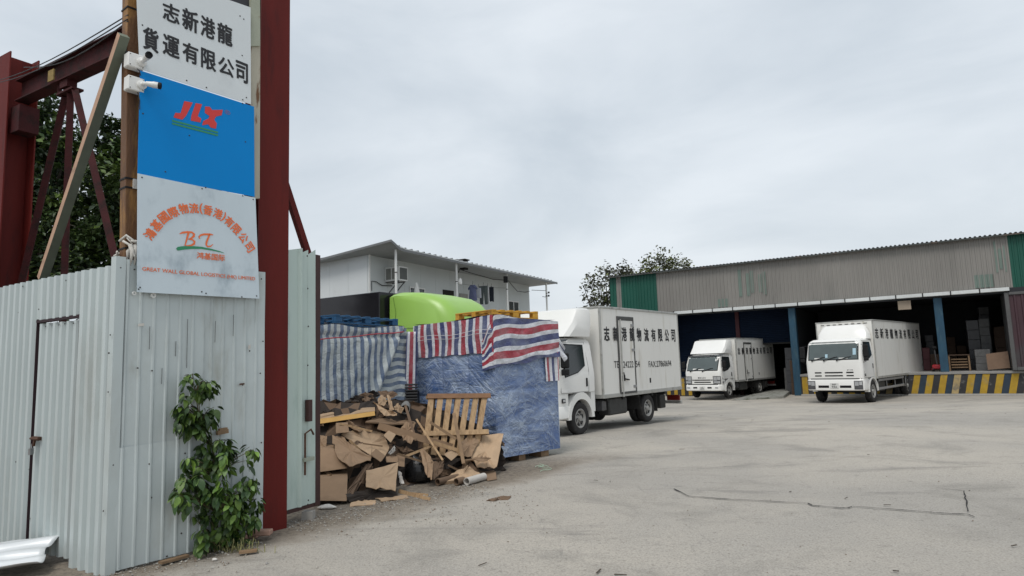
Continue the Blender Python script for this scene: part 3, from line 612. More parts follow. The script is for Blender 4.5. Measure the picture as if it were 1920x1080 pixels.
# ------------------------------------------------------------------ the shrub growing up the sheet wall
def leafmat(name, c, c2, tr=.25):
    m = mat(name, c, .5, 0, .3, 1.2, col2=c2, mask=(.45, .65), mscale=9, rand=.35, spec=.45); b = m.node_tree.nodes['Principled BSDF']; return m
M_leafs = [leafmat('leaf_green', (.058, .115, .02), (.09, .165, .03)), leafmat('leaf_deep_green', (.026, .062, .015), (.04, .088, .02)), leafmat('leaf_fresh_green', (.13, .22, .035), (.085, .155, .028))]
shrub = thing('climbing_shrub', 'leafy green shrub growing up against the sheet wall', 'shrub', gnd(405, 1030))
def leaf_mesh(k, L=1.0):
    mb = MB(); w = .29; pts = []
    for i, (t, ww) in enumerate(((0, .02), (.22, .8), (.5, 1.0), (.78, .62), (1, .0))):
        z = -.32 * t * t * (1 + .3 * k); pts.append((t, ww * w, z))
    for t, ww, z in pts: mb.v += [Vector((t, -ww, z + .10 * ww / w * .5)), Vector((t, 0, z)), Vector((t, ww, z + .10 * ww / w * .5))]
    for i in range(4):
        for s in (0, 1): mb.f.append((i * 3 + s, i * 3 + s + 1, i * 3 + s + 4, i * 3 + s + 3)); mb.mi.append(0)
    return mb
protos = []
for k in range(3):
    o = leaf_mesh(k).build('leaf', M_leafs[k], shrub, local=True, smooth=True, recalc=False); o.matrix_local = Matrix.Translation((0, 0, -50)); protos.append(o)
whorl = []
def whp(px, py, off): return onpl(px, py, C0, HP, off)
for (x0, x1, y0, y1, n, d) in ((342, 392, 712, 745, 10, .16), (333, 402, 745, 800, 17, .2), (350, 400, 785, 812, 8, .16), (375, 435, 822, 850, 12, .2), (338, 472, 848, 905, 28, .3), (334, 483, 900, 950, 32, .32), (358, 484, 945, 985, 24, .3), (372, 460, 985, 1024, 20, .22)):
    for i in range(n):
        t = rnd.random(); whorl.append(whp(rnd.uniform(x0, x1), rnd.uniform(y0, y1), rnd.uniform(.04, d)))
for p in ((345, 705), (360, 702), (385, 714), (398, 716), (338, 775), (336, 795), (468, 838), (476, 842), (340, 872), (336, 920), (480, 900), (486, 945), (478, 955)): whorl.append(whp(p[0], p[1], rnd.uniform(.08, .22)))
lv_n = 0; stem = MB(); base = gnd(405, 1028) + nP * .06
mass = MB(); spine = [base] + [whp(px, py, .10) for px, py in ((404, 960), (408, 890), (398, 840), (375, 790), (366, 735), (362, 712))]
stem.tube(spine, [.016, .013, .011, .009, .007, .005, .003], 6)
items = []
for P in whorl:
    k = min(range(len(spine)), key=lambda i: (spine[i] - P).length + (0 if spine[i].z < P.z else .6)); Q = spine[k]; mid = Q.lerp(P, .55) + Vector((0, 0, .03)); stem.tube([Q, mid, P], [.006, .004, .002], 4)
    n = rnd.randint(8, 12)
    for j in range(n):
        a = rnd.random() * 6.283; d = (eP * math.cos(a) + nP * (.35 * math.sin(a) + .25)).normalized(); d.z = rnd.uniform(-1.7, -.1); d.normalize()
        side = d.cross(Vector((0, 0, 1))).normalized(); up = side.cross(d); L = rnd.choice((.06, .075, .085, .10)) * rnd.uniform(.8, 1.15)
        s2_ = P + d * rnd.uniform(0, .05) + Vector((0, 0, rnd.uniform(-.03, .03)))
        Ml = Matrix(((d.x, side.x, up.x, s2_.x), (d.y, side.y, up.y, s2_.y), (d.z, side.z, up.z, s2_.z), (0, 0, 0, 1))) @ Matrix.Scale(L, 4) @ Matrix.Rotation(rnd.uniform(-.6, .6), 4, 'X')
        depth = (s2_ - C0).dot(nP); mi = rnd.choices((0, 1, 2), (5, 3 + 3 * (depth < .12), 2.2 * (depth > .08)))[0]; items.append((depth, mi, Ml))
items.sort(key=lambda q: -q[0])
inv = fr_of(shrub).inverted(); used = [False] * 3
for i, (dp, mi, Ml) in enumerate(items):
    if i < 285:
        if not used[mi]: protos[mi].matrix_local = inv @ Ml; used[mi] = True
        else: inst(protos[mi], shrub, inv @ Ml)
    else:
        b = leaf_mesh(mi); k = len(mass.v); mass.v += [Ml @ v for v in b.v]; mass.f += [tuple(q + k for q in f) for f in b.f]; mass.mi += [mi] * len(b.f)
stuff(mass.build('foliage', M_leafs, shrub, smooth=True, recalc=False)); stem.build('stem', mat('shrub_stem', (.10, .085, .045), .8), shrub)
gr = MB()
for i in range(110):
    P = gnd(rnd.gauss(410, 32), 1030) + nP * rnd.uniform(0, .25); a = rnd.random() * 6.28; d = Vector((math.cos(a), math.sin(a), 0)) * rnd.uniform(.03, .13); h = rnd.uniform(.03, .13); s = Vector((-d.y, d.x, 0)).normalized() * .004
    gr.add([P - s, P + s, P + d * .6 + Vector((0, 0, h)) + s * .7, P + d * .6 + Vector((0, 0, h)) - s * .7, P + d + Vector((0, 0, h * .7))], [(0, 1, 2, 3), (3, 2, 4)])
stuff(gr.build('dry_grass', mat('dry_grass', (.20, .19, .08), .8, 0, .3, 9), recalc=False))

# ------------------------------------------------------------------ trees
def tree(label, base, blobs, nleaf, lsize, mats, limbs, trunk_r=.16, group=None, name='broadleaf_tree', wts=(5, 3, 2)):
    t = thing(name, label, 'tree', base, group); tr = MB(); fork = base + Vector((0, 0, limbs))
    tr.tube([base - Vector((0, 0, .1)), base + Vector((.05, .03, limbs * .5)), fork], [trunk_r * 1.3, trunk_r, trunk_r * .8], 9)
    cr_ = MB(); tot = sum(b[1] ** 2 for b in blobs)
    for c, r in blobs:
        c = Vector(c); m = fork.lerp(c, .5) + Vector((rnd.uniform(-.3, .3), rnd.uniform(-.3, .3), .1)); tr.tube([fork - Vector((0, 0, .1)), m, c], [trunk_r * .5, trunk_r * .28, trunk_r * .1], 6)
        n = int(nleaf * r * r / tot); subs = [(c + Vector((rnd.gauss(0, 1), rnd.gauss(0, 1), rnd.gauss(0, .8))) * r * .5, rnd.choices((0, 1, 2), wts)[0], r * rnd.uniform(.10, .26)) for _ in range(max(8, int(30 * min(1.4, r))))]
        for q, mi, rr in subs[::3]: tr.tube([c, c.lerp(q, .6) + Vector((0, 0, .05)), q], [trunk_r * .09, trunk_r * .06, trunk_r * .03], 4)
        for i in range(n):
            q, mi, rr = rnd.choice(subs); P = q + Vector((rnd.gauss(0, 1), rnd.gauss(0, 1), rnd.gauss(0, .8))) * rr
            d = Vector((rnd.gauss(0, 1), rnd.gauss(0, 1), rnd.gauss(-.3, .6))).normalized(); s = d.cross(Vector((rnd.gauss(0, .5), rnd.gauss(0, .5), 1))).normalized(); L = lsize * rnd.uniform(.6, 1.25); u = s.cross(d) * .12 * L
            k = len(cr_.v); cr_.v += [P, P + d * L * .5 + s * L * .28 + u, P + d * L, P + d * L * .5 - s * L * .28 + u]; cr_.f += [(k, k + 1, k + 2), (k, k + 2, k + 3)]; m = mi if rnd.random() < .8 else rnd.randrange(3); cr_.mi += [m, m]
    tr.build('trunk', mat('bark', (.10, .085, .07), .9, 0, .25, 6, .4, 20), t, smooth=True); c_ = cr_.build('crown', mats, t, recalc=False); c_['kind'] = 'stuff'
    return t
T_dark = [mat('tree_leaf_mid', (.036, .068, .016), .5, 0, .35, 2), mat('tree_leaf_dark', (.016, .034, .012), .5, 0, .35, 2), mat('tree_leaf_light', (.085, .135, .025), .5, 0, .3, 2)]
def B(px, py, Y, r): return (atY(px, py, Y), r)
tb = [B(x, y, Yd, r) for x, y, Yd, r in ((88, 165, 14.5, .35), (75, 215, 14.2, .55), (60, 280, 14, .8), (105, 300, 14, .65), (125, 285, 13.6, .45), (45, 370, 14, 1.0), (110, 380, 14.2, .9), (70, 460, 14.3, 1.0), (130, 470, 14.2, .8), (10, 260, 14.5, .9), (-20, 400, 14.5, 1.2), (155, 430, 14.4, .7), (95, 250, 14, .5), (30, 520, 14.3, 1.0), (110, 540, 14.3, .9))]
tree('dark dense tree behind the red column and fence', Vector((atY(70, 600, 14.4).x, 14.4, 0)), tb, 20000, .16, T_dark, 3.0, .2)
tb = [B(x, y, Yd, r) for x, y, Yd, r in ((215, 265, 13.5, .42), (205, 320, 13.2, .6), (250, 300, 13.8, .8), (225, 390, 13.2, .8), (190, 450, 13.4, .7), (175, 385, 13.4, .35), (240, 470, 13.4, .8), (225, 345, 12.6, .35), (290, 330, 14, .9), (300, 420, 14, .9), (190, 520, 13.4, .7), (205, 240, 13.4, .25))]
tree('dark green tree showing between the slanting brace and brown post', Vector((atY(235, 600, 13.6).x, 13.6, 0)), tb, 14000, .15, T_dark, 3.0, .18)
T_far = [mat('far_leaf_grey_green', (.085, .088, .06), .6, 0, .35, 2), mat('far_leaf_dark', (.055, .055, .042), .6, 0, .35, 2), mat('far_leaf_light', (.13, .15, .055), .6, 0, .3, 2)]
tb = [B(x, y, Yd, r) for x, y, Yd, r in ((1112, 560, 52, .9), (1125, 535, 52, 1.1), (1140, 515, 52, .9), (1105, 530, 52, .6), (1095, 538, 52, .35), (1140, 550, 52, 1.2), (1160, 520, 53, 1.2), (1170, 510, 53, .8), (1120, 575, 52, 1.2), (1180, 540, 53, 1.3), (1150, 590, 52, 1.5), (1135, 508, 52, .4))]
tree('sparse grey-green tree at the far end of the warehouse roof', Vector((atY(1140, 650, 52).x, 52, -.5)), tb, 1500, .36, T_far, 3.5, .2, 'trees beyond the warehouse')
tb = [B(x, y, Yd, r) for x, y, Yd, r in ((1215, 503, 56, 1.1), (1245, 495, 56, 1.2), (1270, 494, 56, .9), (1287, 495, 56, .5), (1235, 490, 56, .6), (1225, 520, 56, 1.4), (1260, 520, 56, 1.4), (1180, 512, 56, .8), (1205, 540, 56, 1.5))]
tree('light green rounded tree showing above the warehouse roof', Vector((atY(1240, 640, 56).x, 56, -.5)), tb, 2300, .32, [T_far[2], T_far[0], T_far[2]], 4.5, .2, 'trees beyond the warehouse', wts=(4, 3, 3))

# ------------------------------------------------------------------ tarpaulin-covered load
BLUEW = stripe_mat('blue_white_striped_sheet', [(0, (.105, .15, .24)), (.47, (.50, .54, .54))], .5, fade=.17)
RWB = stripe_mat('red_white_blue_sheet', [(0, (.33, .035, .055)), (.30, (.60, .61, .65)), (.48, (.05, .06, .16)), (.80, (.60, .61, .65))], .3, fade=.10)
M_rope = mat('red_rope', (.38, .05, .06), .8)
TA = Vector((-1.93, 11.85, 0)); HT = 38; eT = -udir(HT); nT = wdir(HT); LT_ = 4.4; TH = 2.36
tarp = thing('covered_load', 'tall load under a blue and white striped plastic sheet', 'covered load', TA + eT * 1.2)
def foldx(z): return .02 + (TH - z) * .52         # where the diagonal fold runs at height z
def tz(s): return TH + .02 * math.sin(s * 5) + .03 * noise.noise(Vector((s * 2.3, 0, 3)))
def tfn(u, v):
    s = u ** 1.15 * LT_; z = v * tz(s); q = TA + eT * s + Vector((0, 0, z))
    d = .05 * noise.noise(Vector((s * 1.6, z * 1.1, 2))) + .018 * noise.noise(Vector((s * 7, z * 2.2, 9))) + .02 * noise.noise(Vector((s * 4 + z * 5, z * 3 - s * 3, 5)))
    fx = foldx(z); g_ = s - fx; d -= .07 * math.exp(-(g_ / .035) ** 2); d += .06 * math.exp(-((g_ - .10) / .07) ** 2)
    d += .10 * (1 - min(1, v * 1.2)) * max(0, 1 - s) - .05 * max(0, .06 - abs(z - 2.2)) / .06 * (s > .03)
    return q + nT * d
def tuv(u, v):
    s = u ** 1.15 * LT_; z = v * TH
    if s > foldx(z): return (s / .138 + .05 * math.sin(z * 3) + .10 * noise.noise(Vector((s * 2, z * 2, 7))), 0)
    return (z / .135 + .55 * s + .06 * math.sin(s * 20), 0)
mb = MB(); mb.grid(tfn, 150, 64, tuv)
mb.grid(lambda u, v: (lambda q: Vector((q.x, q.y, q.z)) - nT * (v * 1.5) + Vector((0, 0, .03 * noise.noise(q * 2 + Vector((v * 3, 0, 0))))))(tfn(u, 1)), 60, 8, lambda u, v: (u ** 1.15 * LT_ / .138, 0))
mb.grid(lambda u, v: TA - nT * (u * 1.5) + Vector((0, 0, v * TH)) + udir(HT) * .03 * noise.noise(Vector((u * 3, v * 5, 1))), 20, 20, lambda u, v: (v * TH / .135, 0))
mb.build('striped_cover', BLUEW, tarp, smooth=True, recalc=False)
core = MB(); core.hexa([Vector((q.x, q.y, z)) for z in (.0, TH - .12) for q in (TA + eT * .05 - nT * .2, TA - nT * 1.4 + eT * .05, TA - nT * 1.4 + eT * 4.2, TA + eT * 4.2 - nT * .2)]); core.build('load', mat('brown_load', (.16, .12, .08), .8), tarp)
for (y0, y1) in (((562, 640), (757, 622)),):
    P = [onpl(y0[0] + (y1[0] - y0[0]) * t / 12, y0[1] + (y1[1] - y0[1]) * t / 12 + .8 * math.sin(t * 1.3), TA, HT, .085) for t in range(13)]; MB().tube(P, .009, 6).build('rope', M_rope, tarp)
P = [onpl(570 + 90 * t / 8, 768 - 14 * t / 8, TA, HT, .14) for t in range(9)]; MB().tube(P, .010, 6).build('rope', M_rope, tarp)
# narrow red striped strip hanging at the corner
CS = gnd(934, 873); HS1, HS2 = -52, 45
q0 = TA + udir(HT) * .06 + nT * .02
sf = lambda u, v: atY(763 + 19 * u + 4 * (1 - v) * (u - .5) - 3 * (1 - v), 735 - 113 * v, 11.72 + .1 * u + .02 * math.sin(v * 7 + u * 3))
mb = MB().grid(sf, 8, 20, lambda u, v: (.72 + u * .88, 0)); o = mb.build('cloth_strip', RWB, None, smooth=True, recalc=False); o.modifiers.new('t', 'SOLIDIFY').thickness = .006
tag(o, 'narrow red and white striped strip hanging between the two covered loads', 'cloth strip')

# pallets
M_bluep = mat('blue_plastic', (.012, .075, .17), .45, 0, .15, 4, rand=.1)
M_yellow = mat('yellow_painted_wood', (.50, .27, .03), .6, 0, .2, 5, .15, 25, col2=(.28, .15, .03), mask=(.5, .75), mscale=5, rand=.1)
def pallet(name, label, M, m, w=1.2, d=1.0, group=None, plastic=False, nslat=7, blockm=None):
    t = thing(name, label, 'pallet', M, group); sl = None
    for k in range(nslat):
        x0 = -w / 2 + k * (w - .09) / (nslat - 1); mb = MB().cbox(x0, x0 + .09, -d / 2, d / 2, .122, .144, .004); mb.build('slat', m, t, local=True)
    for k in range(3):
        y = (-d / 2 + .05, 0, d / 2 - .05)[k]; MB().cbox(-w / 2, w / 2, y - .05, y + .05, .10, .1215, .004).build('stringer', m, t, local=True); MB().cbox(-w / 2, w / 2, y - .05, y + .05, 0, .02, .004).build('bottom_board', m, t, local=True)
        for j in range(3):
            x = (-w / 2 + .07, 0, w / 2 - .07)[j]; MB().cbox(x - .07, x + .07, y - .05, y + .05, .0205, .0995, .006).build('block', blockm or m, t, local=True)
    return t
def fat(px, py, Y, ang, z=None):
    P = atY(px, py, Y)
    if z is not None: P.z = z
    return Matrix.Translation(P) @ Matrix.Rotation(-R(ang), 4, 'Z')
pallet('plastic_pallet', 'blue plastic pallet on the striped sheet, hard against the gate frame', Matrix.Translation(TA + eT * 2.75 - nT * .75 + Vector((0, 0, 2.42))) @ Matrix.Rotation(R(90 - HT), 4, 'Z') @ Matrix.Rotation(R(-1), 4, 'Y'), M_bluep, 1.2, 1.0, 'blue pallets on the covered load')
pallet('plastic_pallet', 'blue plastic pallet at the corner of the striped sheet, before the green cab', Matrix.Translation(TA + eT * .80 - nT * .62 + Vector((0, 0, 2.40))) @ Matrix.Rotation(R(90 - HT + 4), 4, 'Z') @ Matrix.Rotation(R(1), 4, 'Y'), M_bluep, 1.45, 1.0, 'blue pallets on the covered load')

# ------------------------------------------------------------------ the film-wrapped blue load with its striped cap
def film():
    m = bpy.data.materials.new('stretch_film_over_blue'); m.use_nodes = True; n = m.node_tree.nodes; l = m.node_tree.links; b = n['Principled BSDF']
    t = n.new('ShaderNodeUVMap')
    def wv(rot, st, dist, off, det=5):
        mpg = n.new('ShaderNodeMapping'); mpg.vector_type = 'TEXTURE'; mpg.inputs['Rotation'].default_value = (0, 0, R(rot)); mpg.inputs['Scale'].default_value = (1 / st[0], 1 / st[1], 1); mpg.inputs['Location'].default_value = (off, off * .37, 0); l.new(t.outputs[0], mpg.inputs['Vector'])
        x = n.new('ShaderNodeTexNoise'); x.inputs['Scale'].default_value = 1; x.inputs['Detail'].default_value = det; x.inputs['Roughness'].default_value = .55; x.inputs['Distortion'].default_value = dist; l.new(mpg.outputs[0], x.inputs['Vector']); return x.outputs['Fac']
    def mth(op, a, c, cl=False):
        q = n.new('ShaderNodeMath'); q.operation = op; q.use_clamp = cl
        for i, z in enumerate((a, c)):
            if isinstance(z, (int, float)): q.inputs[i].default_value = z
            else: l.new(z, q.inputs[i])
        return q.outputs[0]
    def rg(v, a, c, lo=0, hi=1):
        q = n.new('ShaderNodeMapRange'); q.interpolation_type = 'SMOOTHSTEP'
        for k, z in zip(('From Min', 'From Max', 'To Min', 'To Max'), (a, c, lo, hi)): q.inputs[k].default_value = z
        l.new(v, q.inputs['Value']); return q.outputs[0]
    def ridge(v, w): return rg(mth('ABSOLUTE', mth('SUBTRACT', v, .5), 0), 0, w, 1, 0)
    lines = None; soft = None
    for rot, st, off, w in ((2, (1.1, 9), 0, .05), (-6, (.9, 7), 5.1, .04), (38, (1.0, 8), 9.7, .045), (-35, (1.1, 9), 3.3, .045), (62, (1.2, 8), 12.9, .035), (-72, (1.0, 7), 21.0, .03)):
        r_ = mth('MULTIPLY', ridge(wv(rot, st, .9, off, 3), w), rg(wv(rot * .5, (1.3, 1.6), .5, off + 40), .46, .60))
        lines = r_ if lines is None else mth('ADD', lines, r_, True)
    pat = rg(wv(8, (.9, 2.6), .8, 70, 6), .40, .66); pat2 = rg(wv(-40, (1.6, 5), 1.2, 50, 6), .45, .70)
    f = mth('ADD', mth('MULTIPLY', lines, .28), mth('ADD', mth('MULTIPLY', pat, .46), mth('MULTIPLY', pat2, .28)), True)  # whitish creases and sheen patches painted into the film colour
    mm = n.new('ShaderNodeMix'); mm.data_type = 'RGBA'; mm.inputs['A'].default_value = (.06, .115, .27, 1); mm.inputs['B'].default_value = (.44, .52, .64, 1); l.new(f, mm.inputs['Factor']); l.new(mm.outputs['Result'], b.inputs['Base Color'])
    b.inputs['Roughness'].default_value = .22; b.inputs['Coat Weight'].default_value = .35; b.inputs['Coat Roughness'].default_value = .12
    bp = n.new('ShaderNodeBump'); bp.inputs['Strength'].default_value = .55; bp.inputs['Distance'].default_value = .03; l.new(mth('ADD', mth('MULTIPLY', lines, .6), mth('ADD', pat2, pat)), bp.inputs['Height']); l.new(bp.outputs[0], b.inputs['Normal'])
    return m
M_film = film(); WL, WR = 1.93, 1.56; SH = 2.40
load = thing('wrapped_load', 'tall film-wrapped blue load under a red, white and blue striped sheet', 'wrapped load', CS)
eA = udir(HS1); nA = -wdir(HS1); eB = udir(HS2); nB = wdir(HS2)       # left face runs along eA, right face along eB
def wob(P, k=1): return .022 * noise.noise(P * 1.7) * k + .012 * noise.noise(P * 5 + Vector((3, 1, 8))) * k
def fA(u, v, off=0, z0=.11, z1=SH, s0=0, s1=WL):
    s = s0 + u * (s1 - s0); z = z0 + v * (z1 - z0); P = CS + eA * s + Vector((0, 0, z)); cart = -.02 if (s % .62) < .03 or (z % .55) < .025 else 0
    return P + nA * (off + wob(P) * min(1, s * 6) + cart * (off == 0))
def fB(u, v, off=0, z0=.11, z1=SH, s0=0, s1=WR):
    s = s0 + u * (s1 - s0); z = z0 + v * (z1 - z0); P = CS + eB * s + Vector((0, 0, z)); cart = -.012 if (s % .52) < .03 or (z % .6) < .025 else 0
    return P + nB * (off + wob(P) * min(1, s * 6) + cart * (off == 0))
mb = MB(); mb.grid(lambda u, v: fA(u, v), 62, 70, lambda u, v: (-u * WL, v * SH)); mb.grid(lambda u, v: fB(u, v), 52, 70, lambda u, v: (u * WR, v * SH))
mb.grid(lambda u, v: CS + eA * WL + eB * (u * WR) + Vector((0, 0, .11 + v * (SH - .11))), 4, 4); mb.grid(lambda u, v: CS + eB * WR + eA * (u * WL) + Vector((0, 0, .11 + v * (SH - .11))), 4, 4)
mb.grid(lambda u, v: CS + eA * (u * WL) + eB * (v * WR) + Vector((0, 0, SH)), 3, 3); mb.grid(lambda u, v: CS + eA * (u * WL) + eB * (v * WR) + Vector((0, 0, .112)), 2, 2)
mb.build('film_wrap', M_film, load, auto=50, recalc=False)
P1 = .335
cap = MB()
def zbA(s): return 1.86 - .05 * s / WL + .008 * math.sin(s * 15)
def ztop(s, w=WL): return SH + .035 + .05 * math.exp(-((s - .1) / .3) ** 2) - .03 * (s / w) ** 4
cap.grid(lambda u, v: fA(u, v, .025 + .012 * noise.noise(Vector((u * 14, v * 3, 1))), zbA(u * WL), ztop(u * WL)) , 60, 16, lambda u, v: (u * WL / P1 + .12 + .08 * math.sin(v * 5 + u * 9) * .5, 0))
# right-hand cover: wide stripes lifting towards the far end, wrapped a little way round the corner
def zbB(s): return 1.60 + .17 * s / WR + .02 * math.sin(s * 7)
def rB(u, v):
    s = -.24 + u * (WR + .28); z0 = zbB(s); z1 = ztop(abs(s), WR) - (.42 * min(1, max(0, -s / .2)) if s < 0 else 0); z = z0 + v * (z1 - z0)
    d = .04 + .02 * noise.noise(Vector((s * 5, z * 7, 4))) + .016 * noise.noise(Vector((s * 2 + z * 9, s * 8 - z * 2, 2))) + .012 * (1 - v)
    if s < 0: P = CS + eA * (-s) + nA * d; 
    else: P = CS + eB * s + nB * d
    if 0 <= s < .06 or -.06 < s < 0: P = CS + (eB * s if s > 0 else eA * -s) + (nA + nB) * .5 * d
    return Vector((P.x, P.y, z))
cap.grid(rB, 70, 34, lambda u, v: ((lambda s: (zbB(s) + v * (SH - zbB(s)) - .20 * s / WR - .16 * noise.noise(Vector((s * 1.7, v * 1.6, 4))) * .3) / .345 + .05)(-.24 + u * (WR + .28)), 0))
cap.grid(lambda u, v: (lambda P: Vector((P.x, P.y, SH + .03 + .06 * math.exp(-(((u - .05) * 3) ** 2 + ((v - .05) * 4) ** 2)) + .02 * noise.noise(P * 3))))(CS + eA * (u * WL) + eB * (v * WR) + nA * .02 * (1 - v) + nB * .02 * (1 - u)), 26, 22, lambda u, v: (u * WL / P1 + .12, 0))
# torn end sticking out past the far edge and the flap below it
E0 = CS + eB * (WR + .03)
cap.grid(lambda u, v: E0 + eB * (u * .20 * (1 - abs(v - .4))) + nB * (.05 + .05 * u * math.sin(v * 9)) + Vector((0, 0, 1.80 + .30 * v - .14 * u)), 8, 10, lambda u, v: (.36 + v * .12 + (.4 if v > .6 else 0), 0))
cap.grid(lambda u, v: fB(u, v, .03, 1.32, 1.84, 1.21, 1.55) + nB * .015 * math.sin(u * 14), 14, 10, lambda u, v: (u * 1.15 + .9, 0))
co = cap.build('striped_cover', RWB, load, smooth=True, recalc=False); 
cl = MB()
for z, x0 in ((2.17, 0), (2.235, .2)): cl.tube([fA(t / 10, 0, .07, z - .06 * t / 10 + .02 * math.sin(t), z) for t in range(11)], .004, 5)
cl.build('clear_strap', mat('clear_strap', (.6, .6, .6), .3), load)
for k, (s, w) in enumerate(((.06, .13), (.62, .16), (1.2, .2))):
    q = CS + eB * s - nB * .05; mb = MB(); mb.bar(q - nB * .3 + Vector((0, 0, .052)), q + nB * .0 + Vector((0, 0, .052)), w, .10); o = mb.build('pallet_block', M_wooddark, load)
# yellow pallets on top
pallet('wooden_pallet', 'yellow painted pallet lying on top of the striped cap', Matrix.Translation(CS + eA * .66 + eB * .78 + Vector((0, 0, SH + .05))) @ Matrix.Rotation(R(-HS2), 4, 'Z') @ Matrix.Rotation(R(90), 4, 'Z') , M_yellow, 1.15, 1.0, None, nslat=6)

# the leaning pallet
lp = [atY(*q) for q in ((803, 742, 10.35), (918, 741, 10.75), (794, 826, 10.05), (903, 828, 10.45))]
lean = thing('wooden_pallet', 'bare wooden pallet leaning on its side against the blue load', 'pallet', lp[2].lerp(lp[3], .5))
ex = (lp[1] - lp[0]); ez = (lp[2] - lp[0]); nn = ex.cross(ez).normalized(); nn = -nn if nn.y > 0 else nn
for k in range(7):
    a = lp[0].lerp(lp[1], .05 + k * .145); b = lp[2].lerp(lp[3], .05 + k * .145); MB().bar(a, b + (b - a) * .30, .088, .02, nn).build('slat', M_wood, lean)
for t in (.0, .84):
    a = lp[0] + ez * t - nn * .06; MB().bar(a - ex * .01, a + ex * 1.0, .05, .09, nn).build('stringer', M_wood, lean)
for t in (0.02, .86):
    a = lp[0] + ez * t + nn * .022; MB().bar(a - ex * .02, a + ex * 1.01, .075, .018, nn).build('face_board', M_wood if t > .5 else mat('brown_board', (.22, .12, .065), .8, 0, .2, 8, rand=.1), lean)
for t in (.1, .5, .9):
    a = lp[0] + ex * t - nn * .11; MB().bar(a, a + ez * 1.25, .09, .02, nn).build('back_board', M_wooddark, lean)
# black ribbed crates
ck = thing('crate_stack', 'black ribbed crate standing between the covered load and the blue load', 'crate', Vector((atY(772, 790, 11.7).x, 11.7, 0)))
q = atY(772, 775, 11.7); m = MB(); x = q.x
m.box(x - .10, x + .10, 11.72, 12.0, .02, atY(772, 734, 11.7).z); m.build('body', M_black, ck)
for k in range(26): MB().cbox(x - .112, x + .112, 11.69, 11.72, .08 + k * .05, .11 + k * .05, .006).build('rib', mat('black_rib', (.03, .03, .032), .5), ck)

# ------------------------------------------------------------------ the heap of cardboard and scrap wood
def cardm(name, c, c2=None): return mat(name, c, .85, 0, .13, 4, .12, 40, col2=c2 or tuple(x * .72 for x in c), mask=(.5, .78), mscale=2.5, rand=.16)
K1 = cardm('cardboard', (.265, .175, .108)); K2 = cardm('pale_cardboard', (.40, .28, .178)); K3 = cardm('damp_cardboard', (.15, .097, .062)); K4 = cardm('dark_soaked_cardboard', (.035, .027, .022)); K5 = mat('honey_edge', (.50, .29, .08), .6, 0, .12, 6, .1, 20); KP = mat('white_paper_tube', (.50, .47, .43), .7, 0, .1, 6)
def yb(px): return 946 - max(0, px - 640) * .17
def dep(px, py, push=0):
    return 8.3 + 1.75 * min(1, max(0, (px - 640) / 285)) + max(0, yb(px) - py) * .0078 + push
def z5p(x, y, push=0):
    px, py = 560 + x / 3.485, 680 + y / 3.485; P = atY(px, py, dep(px, py, push))
    if P.z < .012: P = gnd(px, py) + Vector((0, 0, .012))
    return P
CARD = 'cardboard and scrap in the heap'
def flat(name, label, cat, poly, m, push=0, tilt=None, th=.008, group=None):
    P = [z5p(x, y, push + (tilt[i] if tilt else 0)) for i, (x, y) in enumerate(poly)]
    ctr = sum(P, Vector()) / len(P); nn = Vector()
    for i in range(len(P)): nn += (P[i] - ctr).cross(P[(i + 1) % len(P)] - ctr)
    nn.normalize(); 
    if nn.dot(EYE - ctr) < 0: nn = -nn
    mb = MB(); n = len(P); k = 4   # a slightly buckled sheet
    torn = [rnd.random() < .6 for _ in range(n)]; top = [ctr + nn * (.012 * rnd.uniform(-1, 1))]; ring = []
    for i in range(n):
        a, b = P[i], P[(i + 1) % n]
        for j in range(6): ring.append(a.lerp(b, j / 6) + nn * rnd.uniform(-.012, .014) + (ctr - a).normalized() * (rnd.uniform(-.004, .006) if torn[i] else rnd.uniform(-.02, .025)))
    fo = rnd.uniform(-.025, .025); mid = [ctr.lerp(q, .55) + nn * (rnd.uniform(-.01, .012) + fo * math.sin(k_ / len(ring) * 12.57)) for k_, q in enumerate(ring)]; N = len(ring)
    for s in (0, -th): mb.v += [q + nn * s for q in ring] + [q + nn * s for q in mid] + [top[0] + nn * s]
    for s in (0, 2 * N + 1):
        for i in range(N):
            j = (i + 1) % N; mb.f += [(s + i, s + j, s + N + j, s + N + i), (s + N + i, s + N + j, s + 2 * N)]; mb.mi += [0, 0]
    for i in range(N): j = (i + 1) % N; o = 2 * N + 1; mb.f.append((i, i + o, j + o, j)); mb.mi.append(0)
    return tag(mb.build(name, m), label, cat, group)
def carton(name, label, poly, m, push=0, back=.3, flap=None, cat='carton'):
    """front face polygon (4 px corners: tl,tr,br,bl) pushed back to a box with open-looking top"""
    P = [z5p(x, y, push) for x, y in poly]; d = Vector((-.25, .95, .04)).normalized() * back; ctr = sum(P, Vector()) / 4; t = thing(name, label, cat, Vector((ctr.x, ctr.y, min(p.z for p in P))))
    mb = MB(); mb.hexa([P[3], P[2], P[2] + d, P[3] + d, P[0], P[1], P[1] + d, P[0] + d]); mb.build('body', m, t, bevel=.006)
    if flap:
        a, b = P[0] + Vector((0, 0, .004)), P[1] + Vector((0, 0, .004)); f = MB(); f.prism([a, b, b + Vector(flap), a + Vector(flap)], (0, .004, .005)); f.build('flap', m, t)
    return t
def piece(name, label, cat, poly, m, push, back=.08): return carton(name, label, poly, m, push, back, cat=cat)
hp = MB()
def hfn(u, v):
    px = 572 + 372 * u; y0 = yb(px); top = 752 + 130 * max(0, u - .55) ** 1.0 + 30 * max(0, .12 - u) + 90 * max(0, u - .8)
    py = y0 + (top - y0) * v; P = atY(px, py, dep(px, py, .38 - .25 * v)); P += Vector((rnd.uniform(-.05, .05), rnd.uniform(-.05, .05), rnd.uniform(-.04, .04)))
    if v == 0: P.z = 0
    return P
